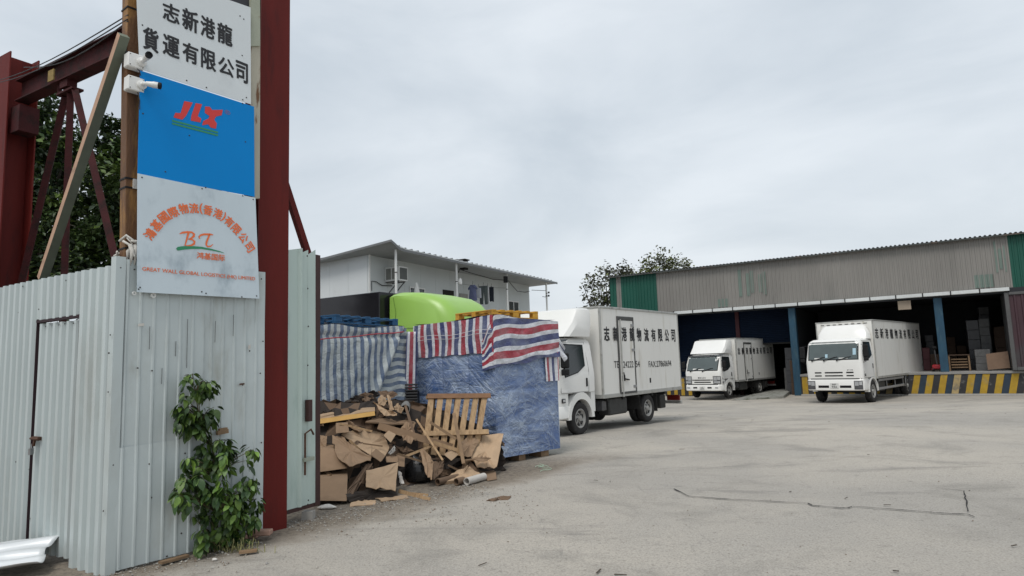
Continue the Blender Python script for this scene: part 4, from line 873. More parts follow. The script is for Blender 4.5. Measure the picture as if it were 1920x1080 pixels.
hp.grid(hfn, 26, 12); hp.grid(lambda u, v: (lambda q: Vector((q.x - .3 * v, q.y + .7 * v, max(0, q.z * (1 - v)))))(hfn(u, 1)), 26, 3)
stuff(tag(hp.build('scrap_heap', [K4, K3], smooth=False, recalc=False), 'dark tangled mass of scrap under the cardboard heap', 'scrap heap'))
for p in bpy.data.objects['scrap_heap'].data.polygons: p.material_index = rnd.random() < .3
flat('particle_board', 'thick pale panel with honey yellow edge on top of the heap', 'board', [(112, 352), (150, 326), (470, 268), (498, 276), (500, 318), (115, 372)], K2, .0, [0, .35, .3, .2, 0, 0], .02)
a = [z5p(*q, push=-.02) for q in ((110, 372), (496, 318), (500, 345), (110, 403))]; MB().prism(a, Vector((-.05, .2, .0))).build('edge', K5, bpy.data.objects['particle_board'])
carton('carton', 'brown carton side standing against the gate frame, above the lowest carton', [(100, 553), (228, 562), (318, 690), (90, 722)], K1, -.05, .35)
carton('carton', 'brown carton lying lowest beside the gate frame', [(92, 750), (320, 746), (314, 905), (92, 902)], K1, -.10, .4)
flat('cardboard_sheet', 'big flat brown cardboard with torn creases in the middle of the heap', 'cardboard', [(283, 462), (400, 424), (562, 470), (592, 560), (548, 640), (470, 610)], K2, -.02, [.1, .25, .2, .1, -.05, -.05])
flat('cardboard_sheet', 'crumpled brown wrapper folded over the edge of the heap by the cartons', 'cardboard', [(218, 478), (282, 480), (380, 560), (478, 612), (470, 636), (330, 680), (240, 608)], K1, -.10, [.1, .15, .05, 0, -.05, -.1, 0])
flat('cardboard_sheet', 'pale rectangular cardboard propped upright at the front of the heap', 'cardboard', [(442, 702), (650, 654), (632, 832), (440, 812)], K2, -.18, [0, 0, -.12, -.12])
flat('cardboard_sheet', 'dark bent cardboard folded behind the pale upright one', 'cardboard', [(305, 852), (440, 664), (486, 655), (400, 800), (336, 905)], K3, -.08)
flat('cardboard_sheet', 'dark soaked cardboard edge under the pale upright one', 'cardboard', [(306, 858), (470, 825), (640, 838), (650, 872), (420, 900), (330, 910)], K4, -.10)
piece('carton', 'small brown carton end perched over the crumpled wrapper', 'carton', [(242, 404), (322, 400), (330, 455), (243, 462)], K1, -.08, .2)
piece('carton', 'small tan block of cardboard on the torn flat sheet', 'carton', [(556, 478), (590, 446), (636, 470), (602, 524)], K2, -.10, .08)
piece('carton', 'folded tan carton end at the low corner of the torn flat sheet', 'carton', [(472, 605), (508, 566), (566, 612), (536, 650)], K1, -.16, .08)
flat('cardboard_sheet', 'upright tan cardboard strip crossing the long plank', 'cardboard', [(664, 432), (700, 386), (756, 400), (744, 528), (684, 508)], K1, -.06)
def stick(nm, label, a, b, w, m, push=(0, 0), th=.02, cat='plank'):
    A = z5p(*a, push=push[0]); B_ = z5p(*b, push=push[1]); return tag(MB().bar(A, B_, w, th, (EYE - A).normalized()).build(nm, m), label, cat)
stick('plank', 'long grey-brown plank lying across the middle of the heap', (520, 412), (1002, 552), .10, K1, (-.05, -.12), .025)
stick('plank', 'thin pale stick leaning down the front of the heap', (770, 370), (942, 638), .028, M_wood, (-.25, -.35))
stick('plank', 'grey-brown stick standing upright before the leaning pallet', (1014, 330), (1078, 660), .05, M_wooddark, (-.45, -.3))
stick('plank', 'dark thin stick crossing in front of the leaning pallet', (858, 388), (1030, 500), .04, M_wooddark, (-.35, -.4))
stick('plank', 'flat splintered board end near the upright stick', (880, 520), (1046, 574), .05, M_wood, (-.2, -.28))
flat('cardboard_sheet', 'large tan cardboard standing furthest along, against the blue load', 'cardboard', [(1160, 474), (1336, 464), (1298, 686), (1168, 682), (1126, 612)], K2, -.05, [.1, .1, -.05, -.05, 0])
flat('cardboard_sheet', 'squarish tan cardboard turned on its corner behind the flap', 'cardboard', [(1058, 522), (1136, 454), (1176, 512), (1130, 612), (1078, 612)], K1, -.12, [0, .1, .05, 0, 0])
flat('cardboard_sheet', 'dark tan flap pointing out below the squarish cardboard', 'cardboard', [(1060, 640), (1200, 611), (1260, 624), (1212, 644)], K1, -.22, [0, 0, -.1, -.1])
piece('carton', 'small tan carton end near the foot of the upright stick', 'carton', [(955, 606), (1004, 570), (1046, 600), (998, 642)], K2, -.22, .1)
flat('paper_bag', 'crumpled brown paper bag by the cardboard tubes', 'bag', [(930, 772), (1000, 722), (1100, 675), (1130, 680), (1200, 745), (1082, 776)], K2, -.12, [0, .1, .15, .1, -.05, -.08], .05)
carton('carton', 'small brown carton on the ground beside the white tube', [(1204, 730), (1290, 712), (1296, 768), (1234, 778)], K1, .0, .15)
for nm, lab, a, b, r, m in (('cardboard_tube', 'dark brown cardboard tube lying nearest the black bag', (908, 806), (1040, 772), .048, K3), ('cardboard_tube', 'short cardboard tube between the dark and the white one', (1030, 806), (1076, 794), .05, K3), ('cardboard_tube', 'white cardboard tube with an open end on the ground', (1098, 804), (1212, 770), .052, KP)):
    A = z5p(*a, push=-.05); B_ = z5p(*b, push=.05); A.z = B_.z = r + .005; tag(MB().ring(A, B_, r, r * .82, 18).build(nm, m, None, auto=40), lab, 'tube')
bag = MB(); c = z5p(770, 690, .22); bag.lathe([(-.32, .01), (-.27, .16), (-.12, .23), (.05, .15), (.12, .08), (.16, .03), (.18, .02)], c + Vector((0, 0, .02)), (-.3, -.2, 1), 26)
bag.v = [v + (v - c).normalized() * .06 * noise.noise(v * 6) for v in bag.v]; bag.v = [Vector((v.x, v.y, max(.01, v.z))) for v in bag.v]; tag(bag.build('bin_bag', mat('black_shiny_film', (.012, .012, .013), .25, 0, .2, 5, .5, 18), None, smooth=True), 'black shiny rubbish bag in the hollow of the heap', 'bag')
flat('cardboard_sheet', 'brown cardboard leaning out of the black bag, narrow side', 'cardboard', [(790, 572), (822, 560), (882, 650), (870, 762), (834, 735)], K1, -.12, [0, 0, 0, -.1, -.1])
flat('cardboard_sheet', 'brown cardboard side leaning next to the black bag', 'cardboard', [(868, 650), (950, 644), (945, 705), (880, 772)], K3, -.10)
flat('cardboard_sheet', 'flat tan cardboard piece lying lowest at the front', 'cardboard', [(334, 912), (430, 892), (506, 906), (500, 930), (340, 942)], K2, -.05)
flat('cardboard_sheet', 'long trodden cardboard strip lying before the heap', 'cardboard', [(508, 896), (700, 868), (722, 888), (545, 916)], K2, -.05)
stick('splinter_board', 'curved splintered wood strip on the ground before the heap', (655, 838), (858, 902), .05, M_wood, (-.05, -.02), .012)
stick('splinter_board', 'short splintered strip beside the curved one', (690, 858), (845, 872), .035, M_wood, (-.05, -.02), .012)
flat('cardboard_sheet', 'shoulder of dark bent boards running along the top of the heap', 'cardboard', [(440, 390), (500, 352), (720, 370), (770, 392), (700, 400)], K1, -.05, [0, .3, .3, .1, 0], .02)
piece('carton', 'small tan carton face in the shadow of the upright sheets', 'carton', [(570, 618), (650, 615), (650, 650), (572, 652)], K1, -.02, .1)
piece('carton', 'small tan carton beside the white torn paper', 'carton', [(640, 606), (696, 605), (692, 682), (650, 676)], K1, .02, .1)
flat('cardboard_sheet', 'small brown square of cardboard by the gate frame below the thick panel', 'cardboard', [(110, 470), (186, 480), (180, 552), (110, 548)], K1, .05)
flat('torn_paper', 'white torn paper sticking out in the heap', 'paper', [(585, 590), (628, 540), (634, 574), (600, 600)], mat('grey_white_paper', (.45, .43, .40), .8, 0, .15, 12), -.08)
flat('torn_paper', 'white torn strip beside the pale upright cardboard', 'paper', [(648, 706), (668, 712), (690, 790), (664, 792)], KP, -.08)
flat('cardboard_sheet', 'tan piece of cardboard rising as a peak at the top of the heap', 'cardboard', [(515, 235), (545, 208), (580, 250), (560, 285), (520, 290)], K2, .0)
flat('cardboard_sheet', 'twisted tan strip at the top of the heap', 'cardboard', [(575, 208), (596, 214), (622, 310), (598, 318)], K2, -.02)
flat('cardboard_sheet', 'brown frayed tuft highest on the heap', 'cardboard', [(520, 185), (620, 186), (650, 210), (590, 240), (545, 230)], K3, .1)
flat('cardboard_sheet', 'pale board slanting down from the top of the heap', 'cardboard', [(490, 258), (520, 270), (590, 325), (645, 330), (640, 348), (560, 345)], K2, -.06)
flat('cardboard_sheet', 'rolled tan cardboard next to the grey tube mouth', 'cardboard', [(620, 285), (650, 265), (690, 300), (670, 330), (640, 320)], K2, -.05)
q = z5p(695, 305, -.02); tag(MB().ring(q, q + Vector((-.05, .4, .05)), .075, .065, 16).build('cardboard_tube', mat('grey_tube', (.20, .20, .19), .7), None, auto=40), 'grey tube mouth near the top of the heap', 'tube')
for i, (x, y, w, h) in enumerate(((350, 262, 50, 26), (395, 240, 55, 30), (445, 220, 50, 30), (490, 205, 40, 26), (300, 280, 50, 22), (240, 296, 60, 20), (180, 300, 50, 22), (470, 240, 45, 24))):
    flat('soaked_scrap', 'dark soaked scrap crumpled along the upper edge of the heap', 'scrap', [(x - w, y - h * .3), (x - w * .2, y - h), (x + w * .8, y - h * .5), (x + w, y + h * .5), (x, y + h), (x - w * .8, y + h * .6)], (K4, K4, K3)[i % 3], .22 + .1 * rnd.random(), [rnd.uniform(-.1, .1) for _ in range(6)], .03, 'dark scraps on the heap')
for i in range(28):
    x = rnd.uniform(130, 1180); y = rnd.uniform(max(310, 330 + .2 * (x - 500)), 830 - .09 * x); a0 = rnd.random() * 3.14; w = rnd.uniform(25, 75); h = rnd.uniform(12, 40); c_, s_ = math.cos(a0), math.sin(a0)
    flat('cardboard_scrap', 'torn brown cardboard scrap wedged among the bigger pieces of the heap', 'scrap', [(x + c_ * u * w - s_ * v * h, y + s_ * u * w + c_ * v * h * .8) for u, v in ((-1, -1), (1, -.8), (.9, 1), (-.8, .9))], rnd.choice((K1, K1, K2, K3, K3, K3, K4)), rnd.uniform(.06, .26), [rnd.uniform(-.12, .12) for _ in range(4)], .008, 'torn scraps in the heap')
for i in range(11):
    x = rnd.uniform(180, 1180); y = rnd.uniform(max(330, 340 + .2 * (x - 500)), 800 - .09 * x); a0 = rnd.gauss(0, .7); L_ = rnd.uniform(50, 150); stick('thin_stick', 'thin broken stick poking out between the cardboard of the heap', (x - math.cos(a0) * L_, y - math.sin(a0) * L_), (x + math.cos(a0) * L_, y + math.sin(a0) * L_), rnd.uniform(.015, .04), rnd.choice((M_wood, M_wooddark, K3, K1)), (rnd.uniform(-.12, .1), rnd.uniform(-.12, .1)), .012, 'stick')['group'] = 'thin sticks in the heap'
def wad(name, label, cat, c, r, m, sq=(1, 1, .6)):
    mb = MB(); mb.lathe([(-1, .05), (-.7, .7), (-.2, 1), (.3, .9), (.8, .5), (1, .05)], (0, 0, 0), (0, 0, 1), 14)
    mb.v = [Vector((v.x * sq[0], v.y * sq[1], v.z * sq[2])) * r for v in mb.v]; mb.v = [v * (1 + .5 * noise.noise(v * (3 / r * .4) + Vector(c))) + Vector(c) for v in mb.v]; return tag(mb.build(name, m), label, cat)
wad('crumpled_rag', 'white crumpled rag on the ground by the gate leaf', 'rag', gnd(611, 955) + Vector((0, 0, .03)), .085, M_rag, (1.3, .6, .35))
wad('crumpled_rag', 'tiny white wad on the dirt near the climbing shrub', 'rag', gnd(402, 1052) + Vector((0, 0, .015)), .022, M_rag)
flat('cardboard_sheet', 'trodden brown cardboard lying alone on the concrete', 'cardboard', [(1225, 905), (1290, 882), (1390, 880), (1370, 897), (1300, 900), (1285, 908)], K3, 0)
wt = MB()
for k in range(7):
    q = gnd(1022 + rnd.uniform(-9, 9), 880 + rnd.uniform(-5, 5)); a0 = rnd.random() * 6; wt.tube([q + Vector((math.cos(a0 + t * .5) * .05 * t, math.sin(a0 + t * .5) * .05 * t, .012 + .02 * rnd.random())) for t in range(4)], .004, 4)
tag(wt.build('strap_tangle', mat('pale_green_strap', (.35, .48, .36), .5)), 'tangle of pale green strapping near the corner of the blue load', 'strapping')

# ------------------------------------------------------------------ green tractor unit with its dark body behind the loads
HV = -58
D0 = atY(711, 552, 16.3); D0.z = 0; eD = udir(HV); fD = -eD; nD = -wdir(HV); bD = -nD
ztop_ = atY(711, 546.5, 16.3).z
gt = thing('green_truck', 'truck with lime green cab roof and black body behind the loads', 'truck', D0 + fD * 1.0)
def dv(a, b, z): q = D0 + fD * a + bD * b; return Vector((q.x, q.y, z))
M_bk = mat('glossy_black_panel', (.016, .015, .019), .12, 0, .15, 1.2, .03, 3)
mb = MB(); mb.hexa([dv(*q) for q in ((-7.5, 0, 1.0), (0, 0, 1.0), (0, 2.45, 1.0), (-7.5, 2.45, 1.0), (-7.5, 0, ztop_), (0, 0, ztop_), (0, 2.45, ztop_), (-7.5, 2.45, ztop_))]); mb.build('cargo_body', M_bk, gt, bevel=.02)
M_lime = mat('lime_green_paint', (.27, .47, .085), .36, 0, .04, 2, .02, 3, spec=.6)
zt2 = atY(742, 549, 16.4).z
prof = [(0.10, zt2), (.35, zt2 + .03), (.9, zt2 - .02), (1.4, zt2 - .14), (1.7, zt2 - .30), (1.9, zt2 - .52), (2.02, zt2 - .78), (2.08, zt2 - 1.0), (2.2, zt2 - 1.9), (2.22, .9)]
rings = []
for y in range(15):
    t = y / 14; b = .28 + 2.0 * t; sq = 1 - (abs(2 * t - 1)) ** 9; rings.append([dv(.06, b, .9)] + [dv(.06 + (a - .06) * (.86 + .14 * sq), b, z - (1 - sq) * .11 * (i < 9)) for i, (a, z) in enumerate(prof)])
mb = MB().loft(rings); mb.build('cab', M_lime, gt, auto=55)
mb = MB(); zz = atY(745, 655, 16.2).z; mb.hexa([dv(*q) for q in ((.3, .24, zz - .04), (2.44, .24, zz - .10), (2.44, .30, zz - .10), (.3, .30, zz - .04), (.3, .24, zz), (2.44, .24, zz - .06), (2.44, .30, zz - .06), (.3, .30, zz))]); mb.build('seam_trim', M_black, gt)
for pts in (((.22, zt2 - .12), (.30, zt2 - .5), (.24, zt2 - 1.0)), ((.08, zt2 - .88), (.9, zt2 - .92), (1.7, zt2 - .98))):
    MB().tube([dv(a, .268, z) for a, z in pts], .006, 5).build('panel_seam', mat('green_seam', (.12, .22, .04), .6), gt)
for i, b in enumerate((.15, 2.3)):
    for a in (-6.2, -5.0, 1.4):
        w = MB(); w.lathe([(-.14, .2), (-.14, .44), (-.1, .5), (.1, .5), (.14, .44), (.14, .2)], dv(a, b, .5), bD, 20); w.build('wheel', M_black, gt, auto=40)
MB().hexa([dv(*q) for q in ((-7.3, .8, .6), (2.2, .8, .6), (2.2, 1.7, .6), (-7.3, 1.7, .6), (-7.3, .8, 1.0), (2.2, .8, 1.0), (2.2, 1.7, 1.0), (-7.3, 1.7, 1.0))]).build('chassis', M_black, gt)

# ------------------------------------------------------------------ the white prefabricated hut on its upper floor
HK = 31; KO = atY(692, 471, 22); KO.z = 0; eK = udir(HK); vK = udir(HK - 90); TK = frame((KO.x, KO.y, gz(KO.x, KO.y)), eK, vK)
hut = thing('prefab_hut', 'white prefabricated hut with a grey overhanging roof and thin posts', 'hut', TK)
M_hut = mat('white_sandwich_panel', (.62, .65, .66), .45, 0, .035, 1.2, .04, 3, col2=(.50, .52, .52), mask=(.6, .85), mscale=1.5, stretch=(1, 1, .4))
M_hutg = mat('grey_sandwich_panel', (.55, .58, .575), .45, 0, .035, 1.2, .04, 3, rand=.03)
M_soffit = mat('grey_roof_underside', (.34, .35, .345), .6, 0, .08, 3, rand=.05)
M_roofd = mat('dark_grey_roof', (.16, .165, .17), .5, 0, .15, 2)
def hb(nm, m, *b, par=None, c=0, **k):
    mb = MB(); (mb.cbox(*b, c) if c else mb.box(*b)); return mb.build(nm, m, par or hut, local=True, **k)
zw = 5.75; L = 10.95; ww = 5.5
for k in range(12):     # façade panels, joints 4 mm
    x0 = L * k / 12; hb('wall_panel', M_hutg, x0 + .003, x0 + L / 12 - .003, 0, .08, 2.75, zw, c=.004)
for k in range(6): y0 = .083 + (ww - .083) * k / 6; hb('wall_panel', M_hut, -.001, .08, y0 + .002, y0 + (ww - .083) / 6 - .002, 2.75, zw + .02 - .01, c=.003)
hb('wall_panel', M_hut, L - .08, L, .083, ww, 2.75, zw); hb('wall_panel', M_hut, .0, L, ww, ww + .08, 2.75, zw)
hb('corner_trim', M_white, -.03, .04, -.03, -.001, 2.75, zw, c=.004); hb('floor_slab', mat('grey_slab', (.3, .3, .29), .8), -.1, 11.4, -1.3, ww + .1, 2.55, 2.72)
hb('ground_storey', M_hut, .0, L, .1, ww, 0, 2.55)
# roof: nearly flat sheet, high over the façade, ribs ending at the eave
def rz(y): return 5.80 + .03 * (y + 1.2) * -1 if y > 0 else 5.74 - .13 * y * -1 * .3
RX0, RX1, RY0, RY1 = -.42, 11.25, -1.35, ww + .4
def roofz(x, y): return 5.80 - .012 * (y + 1.35) - .012 * x + .22 * math.exp(-((x - RX0) / .28) ** 2) * max(0, 1 - (y + 1.35) / 3.2)
nsl = 12
for k in range(nsl):
    x0 = RX0 + (RX1 - RX0) * k / nsl + .004; x1 = RX0 + (RX1 - RX0) * (k + 1) / nsl - .004; mb = MB()
    f = lambda u, v: Vector((x0 + u * (x1 - x0), RY0 + v * (RY1 - RY0), roofz(x0 + u * (x1 - x0), RY0 + v * (RY1 - RY0)) - .05)); mb.grid(f, 6, 10); mb.grid(lambda u, v: f(u, v) + Vector((0, 0, .045)), 6, 10)
    mb.grid(lambda u, v: f(u, 0) + Vector((0, 0, .045 * v)), 6, 1); mb.build('soffit_panel', M_soffit, hut, local=True)
mb = MB(); mb.grid(lambda u, v: Vector((RX0 - .02 + u * (RX1 - RX0 + .04), RY0 - .03 + v * (RY1 - RY0), roofz(RX0 + u * (RX1 - RX0), RY0 + v * (RY1 - RY0)) + .012)), 60, 12); mb.grid(lambda u, v: Vector((RX0 - .02 + u * (RX1 - RX0 + .04), RY0 - .03, roofz(RX0 + u * (RX1 - RX0), RY0) - .09 * (1 - v) + .012)), 60, 1)
mb.grid(lambda u, v: Vector((RX0 - .02, RY0 - .03 + u * (RY1 - RY0), roofz(RX0, RY0 + u * (RY1 - RY0)) - .07 * (1 - v) + .012)), 30, 1)
mb.build('roof_sheet', M_roofd, hut, local=True)
fa = MB(); fa.grid(lambda u, v: Vector((RX0 + .3 + u * (RX1 - RX0 - .3), RY0 - .035, roofz(RX0 + .3 + u * (RX1 - RX0 - .3), RY0) - .005 + .03 * v)), 30, 1); fa.build('eave_flashing', mat('pale_flashing', (.55, .57, .57), .4), hut, local=True)
for k in range(34):
    x = RX0 + .38 + k * .325; z = roofz(x, RY0) + .012; mb = MB().prism([(x - .045, RY0 - .03, z), (x + .045, RY0 - .03, z), (x + .02, RY0 - .03, z + .055), (x - .02, RY0 - .03, z + .055)], (0, 5, -.06)); mb.build('roof_rib', M_roofd, hut, local=True)
for x in (-.02, 3.36, 6.95, 10.45):
    mb = MB().tube([(x, -1.2, 2.72), (x, -1.2, roofz(x, -1.2) - .05)], .042, 10); po = mb.build('post', M_white, hut, local=True, auto=40)
    MB().ring((x, -1.2, 5.0), (x, -1.2, 5.03), .046, .04, 10).build('clamp', M_black, po, local=True)
def hpt(px, py, y=0.0): return TK.inverted() @ onpl(px, py, KO, HK, -y)
def window(x0, x1, z0, z1, dark=True, lab=None):
    f = MB(); t = .05
    for b in ((x0, x1, z0, z0 + t), (x0, x1, z1 - t, z1), (x0, x0 + t, z0 + t, z1 - t), (x1 - t, x1, z0 + t, z1 - t), ((x0 + x1) / 2 - .02, (x0 + x1) / 2 + .02, z0 + t, z1 - t)): f.box(b[0], b[1], -.035, -.002, b[2], b[3])
    w = f.build('window', M_white, hut, local=True); MB().box(x0 + t, x1 - t, -.012, -.004, z0 + t, z1 - t).build('pane', M_gl, w, local=True); return w
M_gl = mat('dark_window_glass', (.03, .04, .042), .06, 0, .1, 2, spec=.7)
def win_px(x0, x1, ytop, h=1.0):
    a = hpt(x0, ytop); b = hpt(x1, ytop + (x1 - x0) * .2); window(a.x, b.x, a.z - h, a.z)
win_px(767, 796, 537); win_px(952, 972, 563)
a = hpt(830, 543); b = hpt(850, 550); hb('open_window', M_dark, a.x, b.x, -.03, -.002, a.z - .75, a.z, c=.002)
a = hpt(861, 550); b = hpt(876, 556); d_ = hb('door', mat('grey_beige_door', (.30, .29, .27), .5), a.x, b.x, -.04, -.002, 2.74, a.z, c=.004); MB().cbox(b.x - .12, b.x - .08, -.08, -.041, 3.6, 3.72, .005).build('handle', M_steel, d_, local=True)
ac = thing('air_conditioner', 'white boxy air conditioner on brackets on the hut wall', 'air conditioner', TK @ Matrix.Translation((0, 0, 0)))
a = hpt(722, 492, -.0); 
def acb(nm, m, *b, par=ac, c=.008): return MB().cbox(*b, c).build(nm, m, par, local=True)
X0 = a.x - .05; Z0 = 4.88
acb('housing', M_white, X0, X0 + .48, -.66, -.012, Z0, Z0 + .50)
acb('grille', mat('ac_grille', (.10, .105, .10), .5), X0 + .05, X0 + .43, -.672, -.661, Z0 + .05, Z0 + .45, c=.003)
for k in range(2): acb('side_louvre', mat('ac_louvre', (.22, .22, .20), .6), X0 - .012, X0 - .001, -.58 + k * .27, -.36 + k * .27, Z0 + .06, Z0 + .44, c=.003)
acb('vent', mat('ac_vent', (.18, .18, .16), .6), X0 + .482, X0 + .495, -.56, -.1, Z0 + .06, Z0 + .42, c=.003)
for x in (X0 + .08, X0 + .40):
    m_ = MB(); m_.bar((x, -.60, Z0 - .02), (x, -.01, Z0 - .02), .03, .03); m_.bar((x, -.56, Z0 - .03), (x, -.01, Z0 - .5), .03, .03); m_.build('bracket', mat('bracket_grey', (.12, .12, .12), .6), ac, local=True)
def gar(name, label, px, py, w, h, col, kind):
    P = onpl(px, py, KO, HK, 1.15); t = thing(name, label, 'garment', P, None); m = mat(name + '_cloth_%s' % kind, col, .9, 0, .12, 8, .2, 12); mb = MB()
    pts = {'shirt': [(-.5, -.22), (-.22, 0), (.22, 0), (.5, -.22), (.40, -.34), (.30, -.26), (.42, -1), (-.42, -1), (-.30, -.26), (-.40, -.34)], 'trousers': [(-.5, 0), (.5, 0), (.46, -1), (.12, -1), (.03, -.3), (-.06, -1), (-.42, -.98)], 'towel': [(-.4, 0), (.4, 0), (.45, -1), (-.45, -.96)]}[kind]
    gx = udir(98); gn = udir(8); P2 = [P + gx * (x * w) + Vector((0, 0, z * h)) + gn * (.02 * math.sin(x * 9)) for x, z in pts]; mb.prism(P2, gn * .05); mb.build('fabric', m, t, bevel=.012)
    hk = MB(); hk.tube([P, P + Vector((0, 0, .06)), P + eK * .03 + Vector((0, 0, .11)), P + Vector((0, 0, .14))], .006, 5); hk.build('hanger', M_black, t)
gar('hung_shirt', 'dusty blue shirt hanging under the hut eave', 886, 534, .40, .62, (.10, .115, .20), 'shirt')
gar('hung_cloth', 'grey-white cloth hanging beside the dusty blue shirt', 897, 540, .24, .40, (.40, .42, .46), 'towel')
gar('hung_trousers', 'grey-green trousers hanging between the white cloths', 906, 536, .36, .74, (.075, .09, .09), 'trousers')
gar('hung_towel', 'white narrow cloth hanging beside the grey-green trousers', 914, 538, .13, .70, (.58, .58, .58), 'towel')
gar('hung_shorts', 'black trousers hanging last on the line', 921, 538, .20, .60, (.012, .016, .025), 'trousers')
o = MB(); a = onpl(853, 530, KO, HK, 1.16); b = onpl(948, 540, KO, HK, 1.16); o.tube([a.lerp(b, t / 8) - Vector((0, 0, .05 * math.sin(t / 8 * math.pi))) for t in range(9)], .005, 5); tag(o.build('clothes_line', M_cable), 'thin clothes line strung between two hut posts', 'line')
P = onpl(781, 530, KO, HK, 1.1); wd = MB(); wd.loft([[P + Vector((0, 0, -.6 * t)) + eK * (math.cos(a) * r * 1.0) + wdir(HK) * math.sin(a) * r * .6 + eK * .02 * t for a in [j * .524 for j in range(12)]] for t, r in ((0, .03), (.15, .075), (.5, .12), (.8, .16), (.97, .17), (1, .06))]); tag(wd.build('folded_parasol', mat('white_canvas', (.60, .60, .57), .8, 0, .08, 6, .3, 12), None, smooth=True), 'white folded cloth bundle standing above the green cab', 'bundle')
rv = hpt(878, 480, -1.0); vz = MB().cbox(rv.x - .12, rv.x + .12, -.9, -.66, 5.62, 5.98, .01); vz.cbox(rv.x - .17, rv.x + .17, -.95, -.61, 5.981, 6.03, .01); vo = vz.build('roof_vent', M_dark, hut, local=True)
for i, pts in enumerate((((859, 512), (862, 505), (880, 511), (905, 518), (925, 524), (946, 525)), ((953, 526), (960, 535), (970, 546), (985, 548), (993, 546)), ((697, 545), (697, 527), (705, 528), (716, 535), (735, 536)))):
    o = MB().tube([onpl(x, y, KO, HK, .05 if i == 2 else (.9 if i == 0 else .9 - .2 * k)) for k, (x, y) in enumerate(pts)], .014, 5).build('power_cable', M_cable); tag(o, ('black power cable sagging under the hut soffit', 'black power cable dropping to the end of the hut', 'black power cable looping on the wall by the air conditioner')[i], 'cable')
q = onpl(948, 524, KO, HK, 1.22); tag(MB().cbox(q.x - .09, q.x + .09, q.y - .06, q.y + .06, q.z - .13, q.z + .13, .01).build('junction_box', M_black), 'black junction box on the third hut post', 'junction box')
q = onpl(862, 528, KO, HK, 1.2); wad('plastic_bag', 'white plastic bag tied to the second hut post', 'bag', q, .11, M_white, (.8, .8, 1.2))
an = thing('aerial', 'thin aerial with small fittings on the last hut post', 'aerial', onpl(1023, 560, KO, HK, 1.25)); m_ = MB()
for y, dx in ((550, 7), (556, 7), (545, -26), (557, -6)): m_.tube([onpl(1023, y, KO, HK, 1.25), onpl(1023 + dx, y - 1, KO, HK, 1.25)], .012, 5)
m_.build('arm', M_dark, an)
for y in (549, 555):
    q = onpl(1029, y, KO, HK, 1.25); MB().lathe([(-.03, .03), (.03, .045), (.06, .02)], q, (0, 0, 1), 8).build('fitting', M_dark, an)

# ------------------------------------------------------------------ box trucks
M_tw = mat('white_truck_paint', (.74, .735, .71), .28, 0, .02, 1.5, .02, 2, col2=(.62, .60, .55), mask=(.6, .85), mscale=1.6, spec=.5)
M_bw = mat('white_cargo_panel', (.71, .70, .665), .4, 0, .03, .8, .02, 2, col2=(.50, .47, .40), mask=(.52, .80), mscale=1.6, stretch=(2.5, 2.5, .4))
M_al = mat('aluminium_trim', (.42, .42, .40), .4, .35, .12, 5, col2=(.26, .25, .23), mask=(.5, .75), mscale=4)
M_gray = mat('grey_guard_rail', (.26, .26, .26), .5, .1, .1, 5)
M_ch = mat('dirty_chassis', (.022, .021, .02), .8, 0, .3, 5)
M_tyre = mat('tyre_rubber', (.022, .021, .021), .85, 0, .25, 7, .2, 40, col2=(.06, .055, .05), mask=(.55, .75), mscale=6)
M_rim = mat('painted_rim', (.33, .325, .31), .5, .2, .12, 7, col2=(.16, .14, .12), mask=(.5, .75), mscale=6)
M_glass = mat('windscreen_glass', (.075, .095, .095), .05, 0, .15, 1.6, spec=.65)  # glass colour lifted to carry the sky's reflection
M_sideg = mat('side_glass', (.018, .022, .024), .06, 0, .15, 2, spec=.6)
M_lens = mat('clear_lamp_lens', (.48, .49, .50), .12, .3, .15, 20)
M_lampd = mat('lamp_housing', (.10, .10, .105), .3, .3, .2, 12)
M_tail = mat('red_tail_lens', (.14, .015, .012), .3)
M_amber = mat('amber_lens', (.55, .17, .02), .25)
M_plate = mat('white_number_plate', (.62, .62, .60), .4)
M_seam = mat('dark_seam', (.03, .03, .03), .8)
